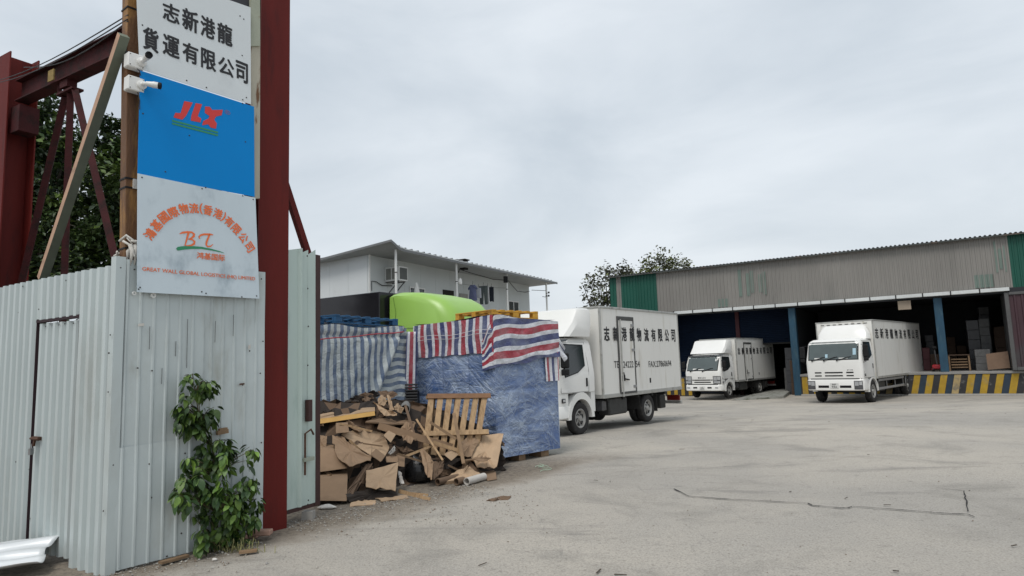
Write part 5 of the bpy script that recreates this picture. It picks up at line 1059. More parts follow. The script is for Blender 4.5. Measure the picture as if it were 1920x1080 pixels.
def truck(name, label, P, yaw, p):
    W2 = p['W'] / 2; u = udir(yaw); w = wdir(yaw); o = Vector(P) - w * W2
    T = frame((o.x, o.y, P[2]), w, u); t = thing(name, label, 'truck', T, 'white box trucks')
    def bd(mb, nm, m, par=None, **k): return mb.build(nm, m, par or t, local=True, **k)
    lv = p['lev']
    def L(z):
        if z <= lv[0][0]: return lv[0][1:]
        for a, b in zip(lv, lv[1:]):
            if z <= b[0]: f = (z - a[0]) / (b[0] - a[0]); return tuple(a[i] + (b[i] - a[i]) * f for i in range(1, 5))
        return lv[-1][1:]
    def fy(x, z, LL=None):
        hw, yf, yr, r = LL or L(z); ax = abs(x); c = .045 * (ax / hw) ** 2
        if ax <= hw - r: return yf + c
        return yf + c + r - math.sqrt(max(0, r * r - (ax - hw + r) ** 2))
    def ring(z, LL=None, yr=None):
        LL = LL or L(z); hw, yf, y2, r = LL; y2 = y2 if yr is None else yr; xs = [hw - r * (1 - math.sin(R(a))) for a in (90, 75, 60, 42, 24, 10)] + [(hw - r) * k for k in (.85, .55, .2, -.2, -.55, -.85)] + [-(hw - r * (1 - math.sin(R(a)))) for a in (10, 24, 42, 60, 75, 90)]
        return [(hw - .03, y2, z), (hw, y2 - .03, z)] + [(x, fy(x, z, LL), z) for x in xs] + [(-hw, y2 - .03, z), (-hw + .03, y2, z)]
    mb = MB(); zs = [a[0] for a in lv]; mb.loft([ring(z) for z in zs]); cab = bd(mb, 'cab', M_tw, auto=38)
    zl = lv[0][0]; hw0, yf0, _, r0 = lv[0][1:]; wr = p['wr']; ax = wr + .11; zc = wr
    mb = MB(); mb.loft([ring(z, (hw0 - .005, yf0, 0, r0), -ax) for z in (p['nz'], zl - .004)]); bd(mb, 'nose', M_tw, cab, auto=38)
    mb = MB(); mb.box(-hw0 + .02, hw0 - .02, ax, lv[0][3], zc + .12, zl - .004); bd(mb, 'rear_skirt', M_tw, cab)
    for s in (-1, 1):      # wheel arch flares and liners
        mb = MB(); pr = []; n = 16
        for i in range(n + 1):
            a = math.pi * i / n; c, q = math.cos(a), math.sin(a); x0, x1 = s * (hw0 - .16), s * (hw0 + .02); pr.append([(x0, -c * ax * .92, zc + q * ax * .92), (x1, -c * ax * .92, zc + q * ax * .92), (x1, -c * (ax + .07), zc + q * (zl - zc) * 1.02 * (1 if True else 1)), (x0, -c * (ax + .07), zc + q * (zl - zc) * 1.02)])
        mb.loft(pr); bd(mb, 'wheel_arch', M_tw if p.get('archw', 1) else M_black, cab, auto=40)
        mb = MB(); mb.box(min(s * .3, s * (hw0 - .17)), max(s * .3, s * (hw0 - .17)), -ax, ax, zc + .25, zl - .01); bd(mb, 'arch_liner', M_ch, cab)
    # bumper
    b0, b1 = p['bump']; mb = MB(); BL = (hw0 + .01, yf0 - .05, 0, r0 + .03); mb.loft([ring(z, (BL[0] - d, BL[1] + d, 0, BL[3]), -ax + .05) for z, d in ((b0, .03), (b0 + .03, 0), (b1 - .03, 0), (b1, .02))]); bump = bd(mb, 'bumper', M_tw, auto=40)
    def patch(nm, m, x0, x1, z0, z1, off, par=None, LL=None, nx=10, nz=4, skew=0):
        mb = MB(); th = .012
        f = lambda a, b, o_: (lambda x, z: Vector((x * (1 + (o_ * .6 if abs(x) > hw0 - r0 else 0)), fy(x, z, LL) - o_, z)))(x0 + a * (x1 - x0) + skew * b, z0 + b * (z1 - z0))
        mb.grid(lambda a, b: f(a, b, off), nx, nz); mb.grid(lambda a, b: f(a, b, off - th), nx, nz); 
        for a in (0, 1): mb.grid(lambda q, b: f(a, b, off - th * q), 1, nz)
        for b in (0, 1): mb.grid(lambda a, q: f(a, b, off - th * q), nx, 1)
        return bd(mb, nm, m, par or cab, auto=35)
    ws = p['ws']; hm = L((ws[0] + ws[1]) / 2)[0]
    patch('windscreen_seal', M_black, -ws[2] - .035, ws[2] + .035, ws[0] - .035, ws[1] + .03, .006, nx=24, nz=6)
    wsn = patch('windscreen', M_glass, -ws[2], ws[2], ws[0], ws[1], .012, nx=24, nz=6)
    for x0, x1, z0, z1, m in p['dash']: patch('dash_paper', m, x0, x1, z0, z1, .015, wsn, nx=2, nz=1)
    for i, x in enumerate(p['wip']):
        mb = MB(); z = ws[0] - .05; a = Vector((x, fy(x, z) - .03, z)); q = Vector((x + .45, fy(x + .45, ws[0] + .10) - .035, ws[0] + .09)); mb.bar(a, q, .018, .02); mb.bar(a.lerp(q, .4), q + Vector((.1, .01, .01)), .012, .025); mb.cbox(x - .03, x + .03, a.y - .02, a.y + .02, z - .03, z + .03, .008); bd(mb, 'wiper', M_black, cab)
    for x0, x1, z0, z1 in p['slots']: patch('grille_slot', M_black, x0, x1, z0, z1, .006, nx=6, nz=1)
    patch('panel_gap', M_seam, -hw0 + .06, hw0 - .06, b1 - .002, b1 + .045, .004, LL=(hw0, yf0, 0, r0), nx=16, nz=1)
    for s in (-1, 1):
        for sx, (x0, x1, z0, z1) in enumerate(p['head']):
            lp_ = patch('headlight', M_lampd, min(s * x0, s * x1), max(s * x0, s * x1), z0, z1, .016, bump if p['hb'] else cab, LL=BL if p['hb'] else None, nx=8, nz=4)
            for k, (fx0, fx1, fz0, fz1, m) in enumerate(((.08, .55, .42, .92, M_lens), (.6, .93, .5, .92, M_lens), (.1, .9, .08, .34, M_lampd if p['hb'] else M_lens))):
                patch('lens', m, min(s * (x0 + fx0 * (x1 - x0)), s * (x0 + fx1 * (x1 - x0))), max(s * (x0 + fx0 * (x1 - x0)), s * (x0 + fx1 * (x1 - x0))), z0 + fz0 * (z1 - z0), z0 + fz1 * (z1 - z0), .022, lp_, LL=BL if p['hb'] else None, nx=4, nz=2)
        for x0, x1, z0, z1 in p['bslot']: patch('bumper_slot', M_black, min(s * x0, s * x1), max(s * x0, s * x1), z0, z1, .006, bump, LL=BL, nx=4, nz=1)
        for x0, x1, z0, z1 in p.get('fog', ()): patch('fog_lamp', M_lens, min(s * x0, s * x1), max(s * x0, s * x1), z0, z1, .008, bump, LL=BL, nx=3, nz=1)
    pz = (b0 + b1) / 2 + p.get('pz', 0); pw, ph = p['plate'][:2]; pp = patch('number_plate', M_plate, -pw / 2, pw / 2, pz - ph / 2, pz + ph / 2, .018, bump, LL=BL, nx=2, nz=1)
    mb = MB(); yy = fy(0, pz, BL) - .023
    for i, s_ in enumerate(p['plate'][2]): zz = pz + ph * (.06 if i == 0 else -.42); text(mb, s_, (-pw * .30 if len(s_) > 2 else -pw * .22, yy, zz), (pw * (.60 if len(s_) > 2 else .44), 0, 0), (0, 0, ph * .34), .01)
    bd(mb, 'plate_lettering', M_ink, pp, recalc=False)
    for s_, x0, x1, z0, z1 in p['badge']:
        mb = MB(); n_ = len(s_)
        for i, ch in enumerate(s_): xa = x0 + (x1 - x0) * i / n_; text(mb, ch, (xa, fy(xa, z0) - .012, z0), ((x1 - x0) / n_ * .8, 0, 0), (0, 0, z1 - z0), .02)
        bd(mb, 'badge', M_lampd, cab, recalc=False)
    # sides: glass, door seams, handle, mirror, lamp
    for s in (-1, 1):
        def sidepoly(nm, m, pts, off, par=None, th=.012):
            mb = MB(); q = [Vector((s * (L(z)[0] + off), y, z)) for y, z in pts]; mb.prism(q, (-s * th, 0, 0)); return bd(mb, nm, m, par or cab)
        wn = p['sw']; cy = sum(a for a, _ in wn) / len(wn); cz = sum(b for _, b in wn) / len(wn)
        dr = sidepoly('door', M_tw, p['door'], .006); 
        mb = MB(); dp = p['door']
        for i in range(len(dp)): a, b = dp[i], dp[(i + 1) % len(dp)]; mb.bar(Vector((s * (L(a[1])[0] + .004), *a)), Vector((s * (L(b[1])[0] + .004), *b)), .014, .006)
        bd(mb, 'door_seam', M_seam, dr)
        sidepoly('window_seal', M_black, [(cy + (a - cy) * 1.08, cz + (b - cz) * 1.08) for a, b in wn], .010, dr); sidepoly('side_window', M_sideg, wn, .016, dr)
        hy, hz = p['hand']; mb = MB().cbox(min(s * (L(hz)[0] + .0), s * (L(hz)[0] + .022)), max(s * (L(hz)[0] + .0), s * (L(hz)[0] + .022)), hy - .025, hy + .035, hz - .10, hz + .10, .008); bd(mb, 'handle', M_black, dr)
        my, mz, mh = p['mir']; xm = s * (L(mz)[0] + .17); mb = MB().cbox(xm - .10, xm + .10, my - .05, my + .05, mz - mh / 2, mz + mh / 2, .025); mb.cbox(xm - .09, xm + .09, my - .05, my + .05, mz - mh / 2 - .16, mz - mh / 2 - .02, .02)
        mi = bd(mb, 'mirror', M_black); mb = MB(); xe = s * L(mz)[0]; mb.tube([(xe, my + .08, mz + mh * .55), (xm - s * .02, my, mz + mh * .55), (xm - s * .02, my, mz - mh * .9), (xe, my + .08, mz - mh * .95)], .014, 6); bd(mb, 'mirror_arm', M_black, mi)
        ly, lz = p['sidelamp']; mb = MB().cbox(min(s * hw0, s * (hw0 + .025)), max(s * hw0, s * (hw0 + .025)), ly - .07, ly + .07, lz - .05, lz + .05, .012); sl_ = bd(mb, 'side_lamp', M_black, cab); mb = MB().cbox(min(s * (hw0 + .02), s * (hw0 + .032)), max(s * (hw0 + .02), s * (hw0 + .032)), ly - .045, ly + .045, lz - .025, lz + .03, .005); bd(mb, 'lens', M_lens, sl_)
    if p.get('visor'):
        mb = MB(); z = p['visor']; mb.grid(lambda a, b: Vector(((a - .5) * 1.9, fy((a - .5) * 1.9, z) - .02 - .10 * b, z + .05 - .05 * b)), 12, 2); vi = bd(mb, 'sun_visor', M_sideg, cab)
    # wind deflector
    f = p['fair']; mb = MB(); mb.loft([[(x * hw, y, z) for x, y in ((1, yr_), (1, yf_ + .22), (.93, yf_ + .06), (.80, yf_), (.3, yf_ - .02), (-.3, yf_ - .02), (-.80, yf_), (-.93, yf_ + .06), (-1, yf_ + .22), (-1, yr_))] for z, hw, yf_, yr_ in f]); bd(mb, 'wind_deflector', M_tw, auto=32)
    # cargo box
    y0, y1, z0, z1 = p['box']; c = .05
    mb = MB(); mb.box(-W2 + .012, W2 - .012, y0 + .012, y1 - .012, z0 + .02, z1 - .02); bx = bd(mb, 'cargo_box', M_bw)
    tr = MB()
    for x in (-W2, W2):
        for y in (y0, y1): tr.cbox(min(x, x - math.copysign(c, x)), max(x, x - math.copysign(c, x)), min(y, y + (c if y == y0 else -c)), max(y, y + (c if y == y0 else -c)), z0 + .09, z1 - .06, .006)
        tr.cbox(min(x, x - math.copysign(c, x)) - (.008 if x < 0 else -.0), max(x, x - math.copysign(c, x)) + (.008 if x > 0 else 0), y0 - .004, y1 + .004, z1 - .058, z1, .008)
    for y in (y0, y1): tr.cbox(-W2 + c + .002, W2 - c - .002, min(y, y + (c if y == y0 else -c)), max(y, y + (c if y == y0 else -c)), z1 - .058, z1, .008)
    bd(tr, 'corner_trim', M_al, bx)
    sk = MB(); sk.cbox(-W2 - .006, W2 + .006, y0 - .006, y1 + .006, z0 - .01, z0 + .088, .006); bd(sk, 'bottom_rail', M_al, bx)
    if p.get('sdoor'):
        a, b, c0, c1 = p['sdoor']; x = W2 - .012
        mb = MB()
        for q in ((a - .06, a, c0 - .05, c1 + .10), (b, b + .05, c0 - .05, c1 + .10), (a, b, c0 - .05, c0), (a, b, c1, c1 + .10)): mb.cbox(x, x + .030, q[0], q[1], q[2], q[3], .006)
        fr_ = bd(mb, 'door_frame', mat('dark_grey_door_frame', (.075, .075, .072), .5, .2, .2, 6), bx)
        mb = MB().cbox(x + .002, x + .02, a + .004, b - .004, c0 + .004, c1 - .004, .004); sd = bd(mb, 'side_door', M_bw, bx)
        mb = MB(); mb.tube([(x + .045, a + .07, c0 - .08), (x + .045, a + .07, c1 + .02)], .018, 8); mb.cbox(x + .01, x + .06, a + .04, a + .10, c0 - .12, c0 - .06, .008); bd(mb, 'lock_bar', M_al, sd)
        mb = MB(); mb.bar((x + .05, a + .08, c0 + .34), (x + .05, a + .38, c0 + .30), .03, .03); mb.cbox(x + .018, x + .045, a + .06, a + .2, c0 + .28, c0 + .42, .008); mb.bar((x + .05, a + .14, c0 + .40), (x + .05, a + .10, c0 + .5), .025, .025); bd(mb, 'handle', M_black, sd)
        for z in (c0 + .12, (c0 + c1) / 2 + .15, c1 - .12): mb = MB().cbox(x + .02, x + .04, b - .13, b + .03, z - .035, z + .035, .006); bd(mb, 'hinge', M_gray, sd)
        mb = MB().cbox(x - .002, x + .006, b + .84, b + .92, c0 + .17, c0 + .30, .003); bd(mb, 'filler_cover', M_black, bx)
    zc_, h_, s0_, s1_, cw = p['let']; txt = '志新港龍物流有限公司'
    for i, ch in enumerate(txt):
        sy = s0_ + (s1_ - s0_) * i / 9; off = (.012 if p.get('sdoor') and p['sdoor'][0] - .06 < sy + cw / 2 and sy - cw / 2 < p['sdoor'][1] + .05 else 0); off = .02 if off else 0; lt = MB(); text(lt, ch, (W2 - .012 + .004 + off, sy - cw / 2, zc_ - h_ / 2), (0, cw, 0), (0, 0, h_), .026); bd(lt, 'character', M_ink, bx, recalc=False)
    for s_, ya, yb_, zz, hh in p.get('tel', ()): 
        off = .019 if p['sdoor'][0] < (ya + yb_) / 2 < p['sdoor'][1] else 0; lt = MB(); text(lt, s_, (W2 - .008 + off + .001, ya, zz), (0, yb_ - ya, 0), (0, 0, hh), .007); stuff(bd(lt, 'lettering', M_ink, bx, recalc=False))
    for k in range(p.get('vents', 0)): xx = -W2 + .3 + k * (p['W'] - .6) / (p['vents'] - 1); mb = MB().cbox(xx - .07, xx + .07, y0 - .006, y0 + .02, z1 - .155, z1 - .13, .004); bd(mb, 'vent_slot', M_seam, bx)
    # chassis, tanks, guards, tail
    wb = p['wb']; hr = zc + .12
    mb = MB()
    for x in (-.42, .42): mb.box(x - .06, x + .06, -.8, y1 - .1, hr, hr + .18)
    for y in (lv[0][3] + .2, wb - .9, wb + .9, y1 - .3): mb.box(-.36, .36, y - .05, y + .05, hr + .02, hr + .16)
    for y in [y0 + .3 + k * .8 for k in range(int((y1 - y0) / .8))]: mb.box(-W2 + .06, W2 - .06, y - .04, y + .04, z0 - .09, z0 - .012)
    mb.tube([(-.9, 0, zc), (.9, 0, zc)], .07, 8); mb.tube([(-.85, wb, zc), (.85, wb, zc)], .10, 8); mb.lathe([(-.2, .08), (-.12, .19), (.12, .19), (.2, .08)], (0, wb, zc), (0, 1, 0), 12); mb.box(-.3, .3, -.6, .5, hr - .05, hr + .3); bd(mb, 'chassis', M_ch)
    mb = MB().cbox(W2 - .42, W2 - .10, y0 + .42, y0 + 1.35, zc - .05, zc + .38, .04); bd(mb, 'tool_box', mat('grimy_dark_steel', (.05, .05, .048), .6, .2, .3, 5), auto=40); mb = MB().cbox(W2 - .40, W2 - .14, y0 + .16, y0 + .36, zc + .08, zc + .34, .02); bd(mb, 'battery', M_lampd)
    mb = MB().cbox(-W2 + .10, -W2 + .45, y0 + .5, y0 + 1.5, zc - .05, zc + .36, .05); bd(mb, 'fuel_tank', M_ch)
    for s in (-1, 1):
        for dy, nm in ((-wr - .12, 0), (wr + .12, 1)):
            mb = MB(); mb.box(min(s * (W2 - .55), s * (W2 - .04)), max(s * (W2 - .55), s * (W2 - .04)), wb + dy - .008, wb + dy + .008, zc - .12 if nm else zc, z0 - .05); bd(mb, 'mudguard', M_ch)
        mb = MB().cbox(min(s * (W2 - .45), s * (W2 - .05)), max(s * (W2 - .45), s * (W2 - .05)), y1 - .12, y1 - .04, zc + .08, zc + .24, .01); tl = bd(mb, 'tail_light', M_tail); mb = MB().cbox(min(s * (W2 - .20), s * (W2 - .06)), max(s * (W2 - .20), s * (W2 - .06)), y1 - .05, y1 - .03, zc + .1, zc + .22, .005); bd(mb, 'lens', M_amber, tl)
        if p.get('guard'):
            mb = MB()
            for z in (zc + .38, zc + .02): mb.cbox(min(s * (W2 - .08), s * (W2 - .04)), max(s * (W2 - .08), s * (W2 - .04)), .75, wb - wr - .28, z, z + .10, .008)
            for y in (.75, wb - wr - .32, 2.0, 3.3): mb.cbox(min(s * (W2 - .10), s * (W2 - .082)), max(s * (W2 - .10), s * (W2 - .082)), y, y + .06, zc, z0 - .02, .004)
            bd(mb, 'side_guard', M_gray)
            mb = MB(); n = 12; pr = []
            for i in range(n + 1): a = math.pi * i / n; pr.append([(s * (W2 - .5), wb - math.cos(a) * (wr + .1), zc + math.sin(a) * (wr + .1)), (s * (W2 - .03), wb - math.cos(a) * (wr + .1), zc + math.sin(a) * (wr + .1)), (s * (W2 - .03), wb - math.cos(a) * (wr + .13), zc + math.sin(a) * (wr + .13)), (s * (W2 - .5), wb - math.cos(a) * (wr + .13), zc + math.sin(a) * (wr + .13))])
            mb.loft(pr); bd(mb, 'rear_fender', M_gray, auto=40)
    mb = MB().cbox(-W2 + .02, W2 - .02, y1 - .06, y1 + .02, zc - .02, zc + .07, .01); bd(mb, 'rear_bumper', M_al)
    if not p.get('guard'): mb = MB().cbox(W2 - .34, W2 - .02, wb + wr + .30, wb + wr + .62, zc - .06, zc + .30, .02); bd(mb, 'rear_box', M_ch)
    # wheels
    tw = p['tw']
    def wheel(x, y, s, steer=0):
        mb = MB(); h = tw / 2; mb.lathe([(-h, wr * .58), (-h, wr * .86), (-h * .86, wr * .96), (-h * .6, wr), (h * .6, wr), (h * .86, wr * .96), (h, wr * .86), (h * .96, wr * .7), (h * .8, wr * .58), (-h, wr * .58)], (x, y, zc), (s, 0, 0), 30, caps=False); wh = bd(mb, 'wheel', M_tyre, auto=40)
        mb = MB(); mb.lathe([(h * .82, wr * .60), (h * .9, wr * .56), (h * .55, wr * .50), (h * .25, wr * .40), (h * .45, wr * .30), (h * .5, wr * .20), (h * .9, wr * .16), (h * .95, 0)], (x, y, zc), (s, 0, 0), 26, caps=False); rm = bd(mb, 'rim', M_rim, wh, auto=35)
        mb = MB()
        for k in range(6): a = k * math.pi / 3 + .3; mb.lathe([(h * .22, .055), (h * .46, .05), (h * .47, 0)], (x, y + math.cos(a) * wr * .42, zc + math.sin(a) * wr * .42), (s, 0, 0), 9)
        bd(mb, 'rim_hole', M_ch, rm); mb = MB()
        for k in range(6): a = k * math.pi / 3; mb.lathe([(h * .4, .016), (h * .68, .014), (h * .69, 0)], (x, y + math.cos(a) * wr * .27, zc + math.sin(a) * wr * .27), (s, 0, 0), 6)
        bd(mb, 'wheel_nut', M_lampd, rm)
    for s in (-1, 1):
        wheel(s * (W2 - .06 - tw / 2), 0, s); wheel(s * (W2 - .05 - tw / 2), wb, s); wheel(s * (W2 - .09 - tw * 1.5), wb, s)
    return T
NL = dict(W=2.05, wb=3.37, wr=.375, tw=.20, nz=.60, lev=[(.97, .975, -1.02, .66, .16), (1.30, .985, -1.03, .66, .17), (1.42, .98, -1.005, .66, .18), (2.06, .905, -.74, .64, .20), (2.17, .875, -.64, .62, .22), (2.245, .80, -.50, .57, .25), (2.27, .6, -.3, .45, .25)],
    bump=(.40, .70), ws=(1.44, 2.10, .80), wip=(-.62, .05), slots=((-.45, .45, .92, .97), (-.45, .45, .81, .86), (-.55, -.47, .92, .97), (.47, .55, .92, .97)), head=((.58, .95, .76, 1.14),), hb=False, bslot=((.28, .5, .53, .60),), fog=((.68, .84, .53, .60),),
    plate=(.30, .15, ('LC', '677')), badge=(('ISUZU', -.22, .22, 1.03, 1.09),), sw=((-.53, 2.08), (-.66, 1.75), (-.60, 1.36), (-.1, 1.45), (.22, 1.60), (.24, 2.06)), door=((-.62, 2.15), (-.78, 1.75), (-.80, 1.0), (-.52, .985), (.36, .985), (.40, 1.5), (.36, 2.15)), hand=(.27, 1.20), mir=(-.80, 1.72, .34), sidelamp=(-.72, .82), visor=2.16,
    fair=((2.28, .93, -.52, .58), (2.42, .94, -.36, .60), (2.62, .95, -.14, .62), (2.84, .95, .02, .62), (2.94, .93, .10, .62), (2.975, .86, .2, .60)), box=(.95, 5.46, .78, 3.05), sdoor=(1.83, 2.60, .88, 2.72), let=(2.36, .36, 1.26, 5.10, .27), dash=((-.5, -.3, 1.46, 1.53, M_plate), (-.2, .1, 1.46, 1.50, M_plate), (.66, .73, 1.88, 2.0, M_plate)))
T1v = Vector((1.556, 15.474, gz(1.5, 15.5) - .01)); yaw1 = 38.5
def sd1(px, py): return (frame((T1v.x, T1v.y, T1v.z), wdir(yaw1), udir(yaw1)).inverted() @ onpl(px, py, T1v, yaw1)).y
z6x = lambda x: 980 + x / 3.725
tel = [('TEL', sd1(z6x(641), 686), sd1(z6x(690), 686), 1.50, .17), (':24222', sd1(z6x(694), 686), sd1(z6x(772), 686), 1.49, .17), ('54', sd1(z6x(792), 686), sd1(z6x(820), 686), 1.49, .17), ('FAX:27860694', sd1(z6x(882), 684), sd1(z6x(1040), 684), 1.47, .17)]
truck('box_truck', 'white box truck parked nearest, half hidden by the wrapped blue load', T1v, yaw1, dict(NL, tel=tel))
truck('box_truck', 'smaller white box truck backed into the bay by the blue shutter', Vector((10.948, 33.739, -.43)), 42.4, dict(NL, wb=3.85, box=(.95, 6.02, .78, 3.05), let=(2.36, .36, 1.30, 5.65, .30), sdoor=(1.95, 2.85, .88, 2.72)))
FL = dict(W=2.4, wb=5.45, wr=.48, tw=.27, nz=.85, lev=[(1.07, 1.13, -1.28, .40, .12), (1.75, 1.145, -1.30, .40, .13), (1.86, 1.14, -1.285, .40, .14), (2.56, 1.08, -1.12, .38, .18), (2.66, 1.04, -1.03, .37, .2), (2.735, .95, -.88, .33, .22), (2.76, .7, -.6, .25, .22)],
    bump=(.56, 1.03), ws=(1.88, 2.60, .98), wip=(-.85, -.35, .18), slots=((-.36, .36, 1.29, 1.345), (-.36, .36, 1.16, 1.21), (-.78, -.5, 1.29, 1.345), (.5, .78, 1.29, 1.345), (-.78, -.5, 1.16, 1.21), (.5, .78, 1.16, 1.21)), head=((.78, 1.09, .62, .97),), hb=True, bslot=((.22, .66, .68, .78),),
    plate=(.34, .20, ('RP', '932')), pz=-.02, badge=(('FVR', .55, .80, 1.40, 1.44),), sw=((-.72, 2.56), (-.98, 2.1), (-.95, 1.80), (-.4, 1.86), (.10, 2.02), (.12, 2.55)), door=((-.82, 2.64), (-1.05, 2.0), (-1.05, 1.10), (-.62, 1.09), (.20, 1.09), (.22, 2.0), (.18, 2.64)), hand=(.12, 1.55), mir=(-1.15, 2.2, .5), sidelamp=(-.95, 1.2), visor=None,
    fair=((2.72, 1.08, .02, .46), (2.95, 1.06, .10, .46), (3.15, .98, .22, .46), (3.32, .90, .36, .46), (3.36, .86, .42, .46)), box=(.48, 8.34, 1.0, 3.55), let=(2.95, .46, .95, 7.75, .48), guard=True, vents=8, dash=((-.75, -.5, 1.90, 1.95, M_plate), (.25, .6, 1.90, 1.94, M_plate), (-.3, -.2, 1.95, 2.1, mat('pale_blue_tag', (.35, .50, .58), .5)), (.80, .92, 2.05, 2.32, mat('pale_blue_tag', (.35, .50, .58), .5))))
truck('box_truck', 'large white box truck standing in front of the striped dock', Vector((15.299, 28.245, -.485)), 44.2, FL)

# ------------------------------------------------------------------ the warehouse with its loading dock
WA = gnd(1920, 741); WA.z = -.5; eW = Vector((math.cos(R(33)), -math.sin(R(33)), 0)); yW = Vector((math.sin(R(33)), math.cos(R(33)), 0)); TW = frame(WA, eW, yW)
wh = thing('warehouse', 'long warehouse with a grey-beige corrugated front above open loading bays', 'warehouse', TW)
M_wg = mat('grey_beige_cladding', (.215, .205, .19), .55, .05, .08, .8, .05, 4, col2=(.165, .16, .148), mask=(.5, .8), mscale=.7, stretch=(1, 1, .3), rand=.05)
M_wgr = mat('green_cladding', (.006, .072, .05), .5, .05, .12, 1, .05, 4, rand=.08)
M_pg = mat('faded_green_panel', (.135, .18, .155), .5, 0, .15, 2, col2=(.13, .17, .15), mask=(.4, .7), mscale=2)
M_gut = mat('pale_gutter', (.55, .57, .57), .45, 0, .08, 2, col2=(.36, .36, .35), mask=(.55, .8), mscale=2, rand=.05)
M_int = mat('sooty_interior', (.028, .030, .034), .9, 0, .2, 1)  # even near-black tone for the inner walls and ceiling
M_shut = mat('dark_blue_shutter', (.004, .010, .025), .65, 0, .2, 1.5, spec=.12)
M_bcol = mat('blue_column_paint', (.014, .055, .095), .55, 0, .2, 3, col2=(.035, .08, .105), mask=(.5, .75), mscale=4, stretch=(2, 2, .5))
M_conc = mat('dock_concrete', (.24, .235, .225), .9, 0, .15, 2, .2, 20)
def wb_(nm, m, x0, x1, y0, y1, z0, z1, par=None, c=0, **k):
    mb = MB(); (mb.cbox(x0, x1, y0, y1, z0, z1, c) if c else mb.box(x0, x1, y0, y1, z0, z1)); return mb.build(nm, m, par or wh, local=True, **k)
CORR = [(0, 0), (.55, 0), (.65, 1), (.9, 1), (.98, 0)]
def wsheet(a, b, z0, z1, m, off=0, nm='sheet', seed=0):
    mb = corr(Vector((a, -off, 0)), Vector((1, 0, 0)), Vector((0, -1, 0)), b - a, (z0, z0), (z1, z1), .2, .035, CORR, nv=3, dent=.006, seed=seed); return mb.build(nm, m, wh, local=True, recalc=False)
ZB, ZT = 4.86, 7.27
edges = [-19.82, -19.42, -19.12, -18.0, -16.82] + [-16.82 + (16.9) * k / 17 for k in range(1, 18)] + [1.1, 2.1, 3.1, 4.1, 5.1, 6.1, 7.1, 8.1]
for i, (a, b) in enumerate(zip(edges, edges[1:])):
    gnn = (a < -16.9 and not (-19.5 < a < -19.2)) or a > .0; wsheet(a, b + .012, ZB, ZT, M_wgr if gnn else M_wg, .002 * (i % 2), seed=i)
for a, b, z0, z1, st in ((-12.05, -10.55, 5.45, 6.95, 1), (-13.3, -12.65, 4.95, 5.4, 0), (-1.35, -.62, 4.95, 5.55, 0), (-.46, -.04, 5.6, 7.05, 1)):
    if st:
        n = 7 if b - a > 1 else 3
        for k in range(n):
            if k in (1, 4) and n == 7: continue
            w_ = (b - a) / n; wsheet(a + k * w_, a + (k + .82) * w_, z0 + (.15 * (k % 2)), z1 - .12 * ((k * 3) % 4), M_pg, .03, 'faded_panel')
    else: wsheet(a, b, z0, z1, M_pg, .03, 'faded_panel')
for k in range(30):       # roof sheets, ribs ending at the eave
    x0 = -20.05 + k * .95; mb = MB(); pr = [(0, 0), (.05, 0), (.08, .05), (.14, .05), (.17, 0)]; xs = [(j * .19 + a, h) for j in range(5) for a, h in pr] + [(.955, 0)]
    for j in range(2):
        for i in range(len(xs)): mb.v.append(Vector((x0 + xs[i][0], (-.28, 14.3)[j], (7.30, 8.3)[j] + xs[i][1])))
    n = len(xs); mb.f = [(i, i + 1, n + i + 1, n + i) for i in range(n - 1)]; mb.mi = [0] * (n - 1); mb.grid(lambda u, v: Vector((x0 + u * .955, -.28 + v * 14.6, 7.288 + v)), 1, 1); mb.grid(lambda u, v: Vector((x0 + u * .955, -.28, 7.23 + .07 * v)), 1, 1)
    mb.build('roof_sheet', mat('dark_weathered_roof', (.05, .055, .052), .6, .1, .2, 3, col2=(.11, .07, .05), mask=(.55, .7), mscale=3, rand=.15), wh, local=True, recalc=False)
for k in range(8): wsheet_ = corr(Vector((-19.83, 14 - k * 1.75, 0)), Vector((0, -1, 0)), Vector((-1, 0, 0)), 1.76, (0, 0), (8.2 - .12 * k, 8.1 - .12 * k), .2, .035, CORR, nv=1, seed=50 + k).build('sheet', M_wgr, wh, local=True, recalc=False)
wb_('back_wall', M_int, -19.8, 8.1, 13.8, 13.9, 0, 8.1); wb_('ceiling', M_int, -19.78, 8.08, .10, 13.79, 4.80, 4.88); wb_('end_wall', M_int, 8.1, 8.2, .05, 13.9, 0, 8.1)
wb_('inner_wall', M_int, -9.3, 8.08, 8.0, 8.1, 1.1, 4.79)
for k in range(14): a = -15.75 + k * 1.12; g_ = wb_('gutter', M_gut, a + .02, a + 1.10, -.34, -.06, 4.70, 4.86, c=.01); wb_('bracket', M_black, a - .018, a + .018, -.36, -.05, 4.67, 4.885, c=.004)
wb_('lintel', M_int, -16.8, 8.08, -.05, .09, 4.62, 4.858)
wb_('side_wall', M_wg, -19.8, -16.4, -.02, .08, 0, 4.85)
def shutter(a, b, z0, z1, y):
    n = int((z1 - z0) / .1); mb = MB()
    for i in range(n): z = z0 + i * (z1 - z0) / n; h = (z1 - z0) / n; mb.prism([(a, y, z), (a, y - .02, z + .02), (a, y - .02, z + h - .015), (a, y, z + h)], (b - a, 0, 0))
    o = mb.build('roller_shutter', M_shut, wh, local=True); wb_('bottom_bar', M_ch, a, b, y - .03, y + .03, z0 - .08, z0 - .002, par=o); return o
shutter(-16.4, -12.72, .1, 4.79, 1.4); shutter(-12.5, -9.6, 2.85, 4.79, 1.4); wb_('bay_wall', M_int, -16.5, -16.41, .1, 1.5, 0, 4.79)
wb_('post', mat('dark_red_post', (.05, .008, .012), .6), -12.72, -12.5, 1.28, 1.46, 0, 4.79, c=.01)
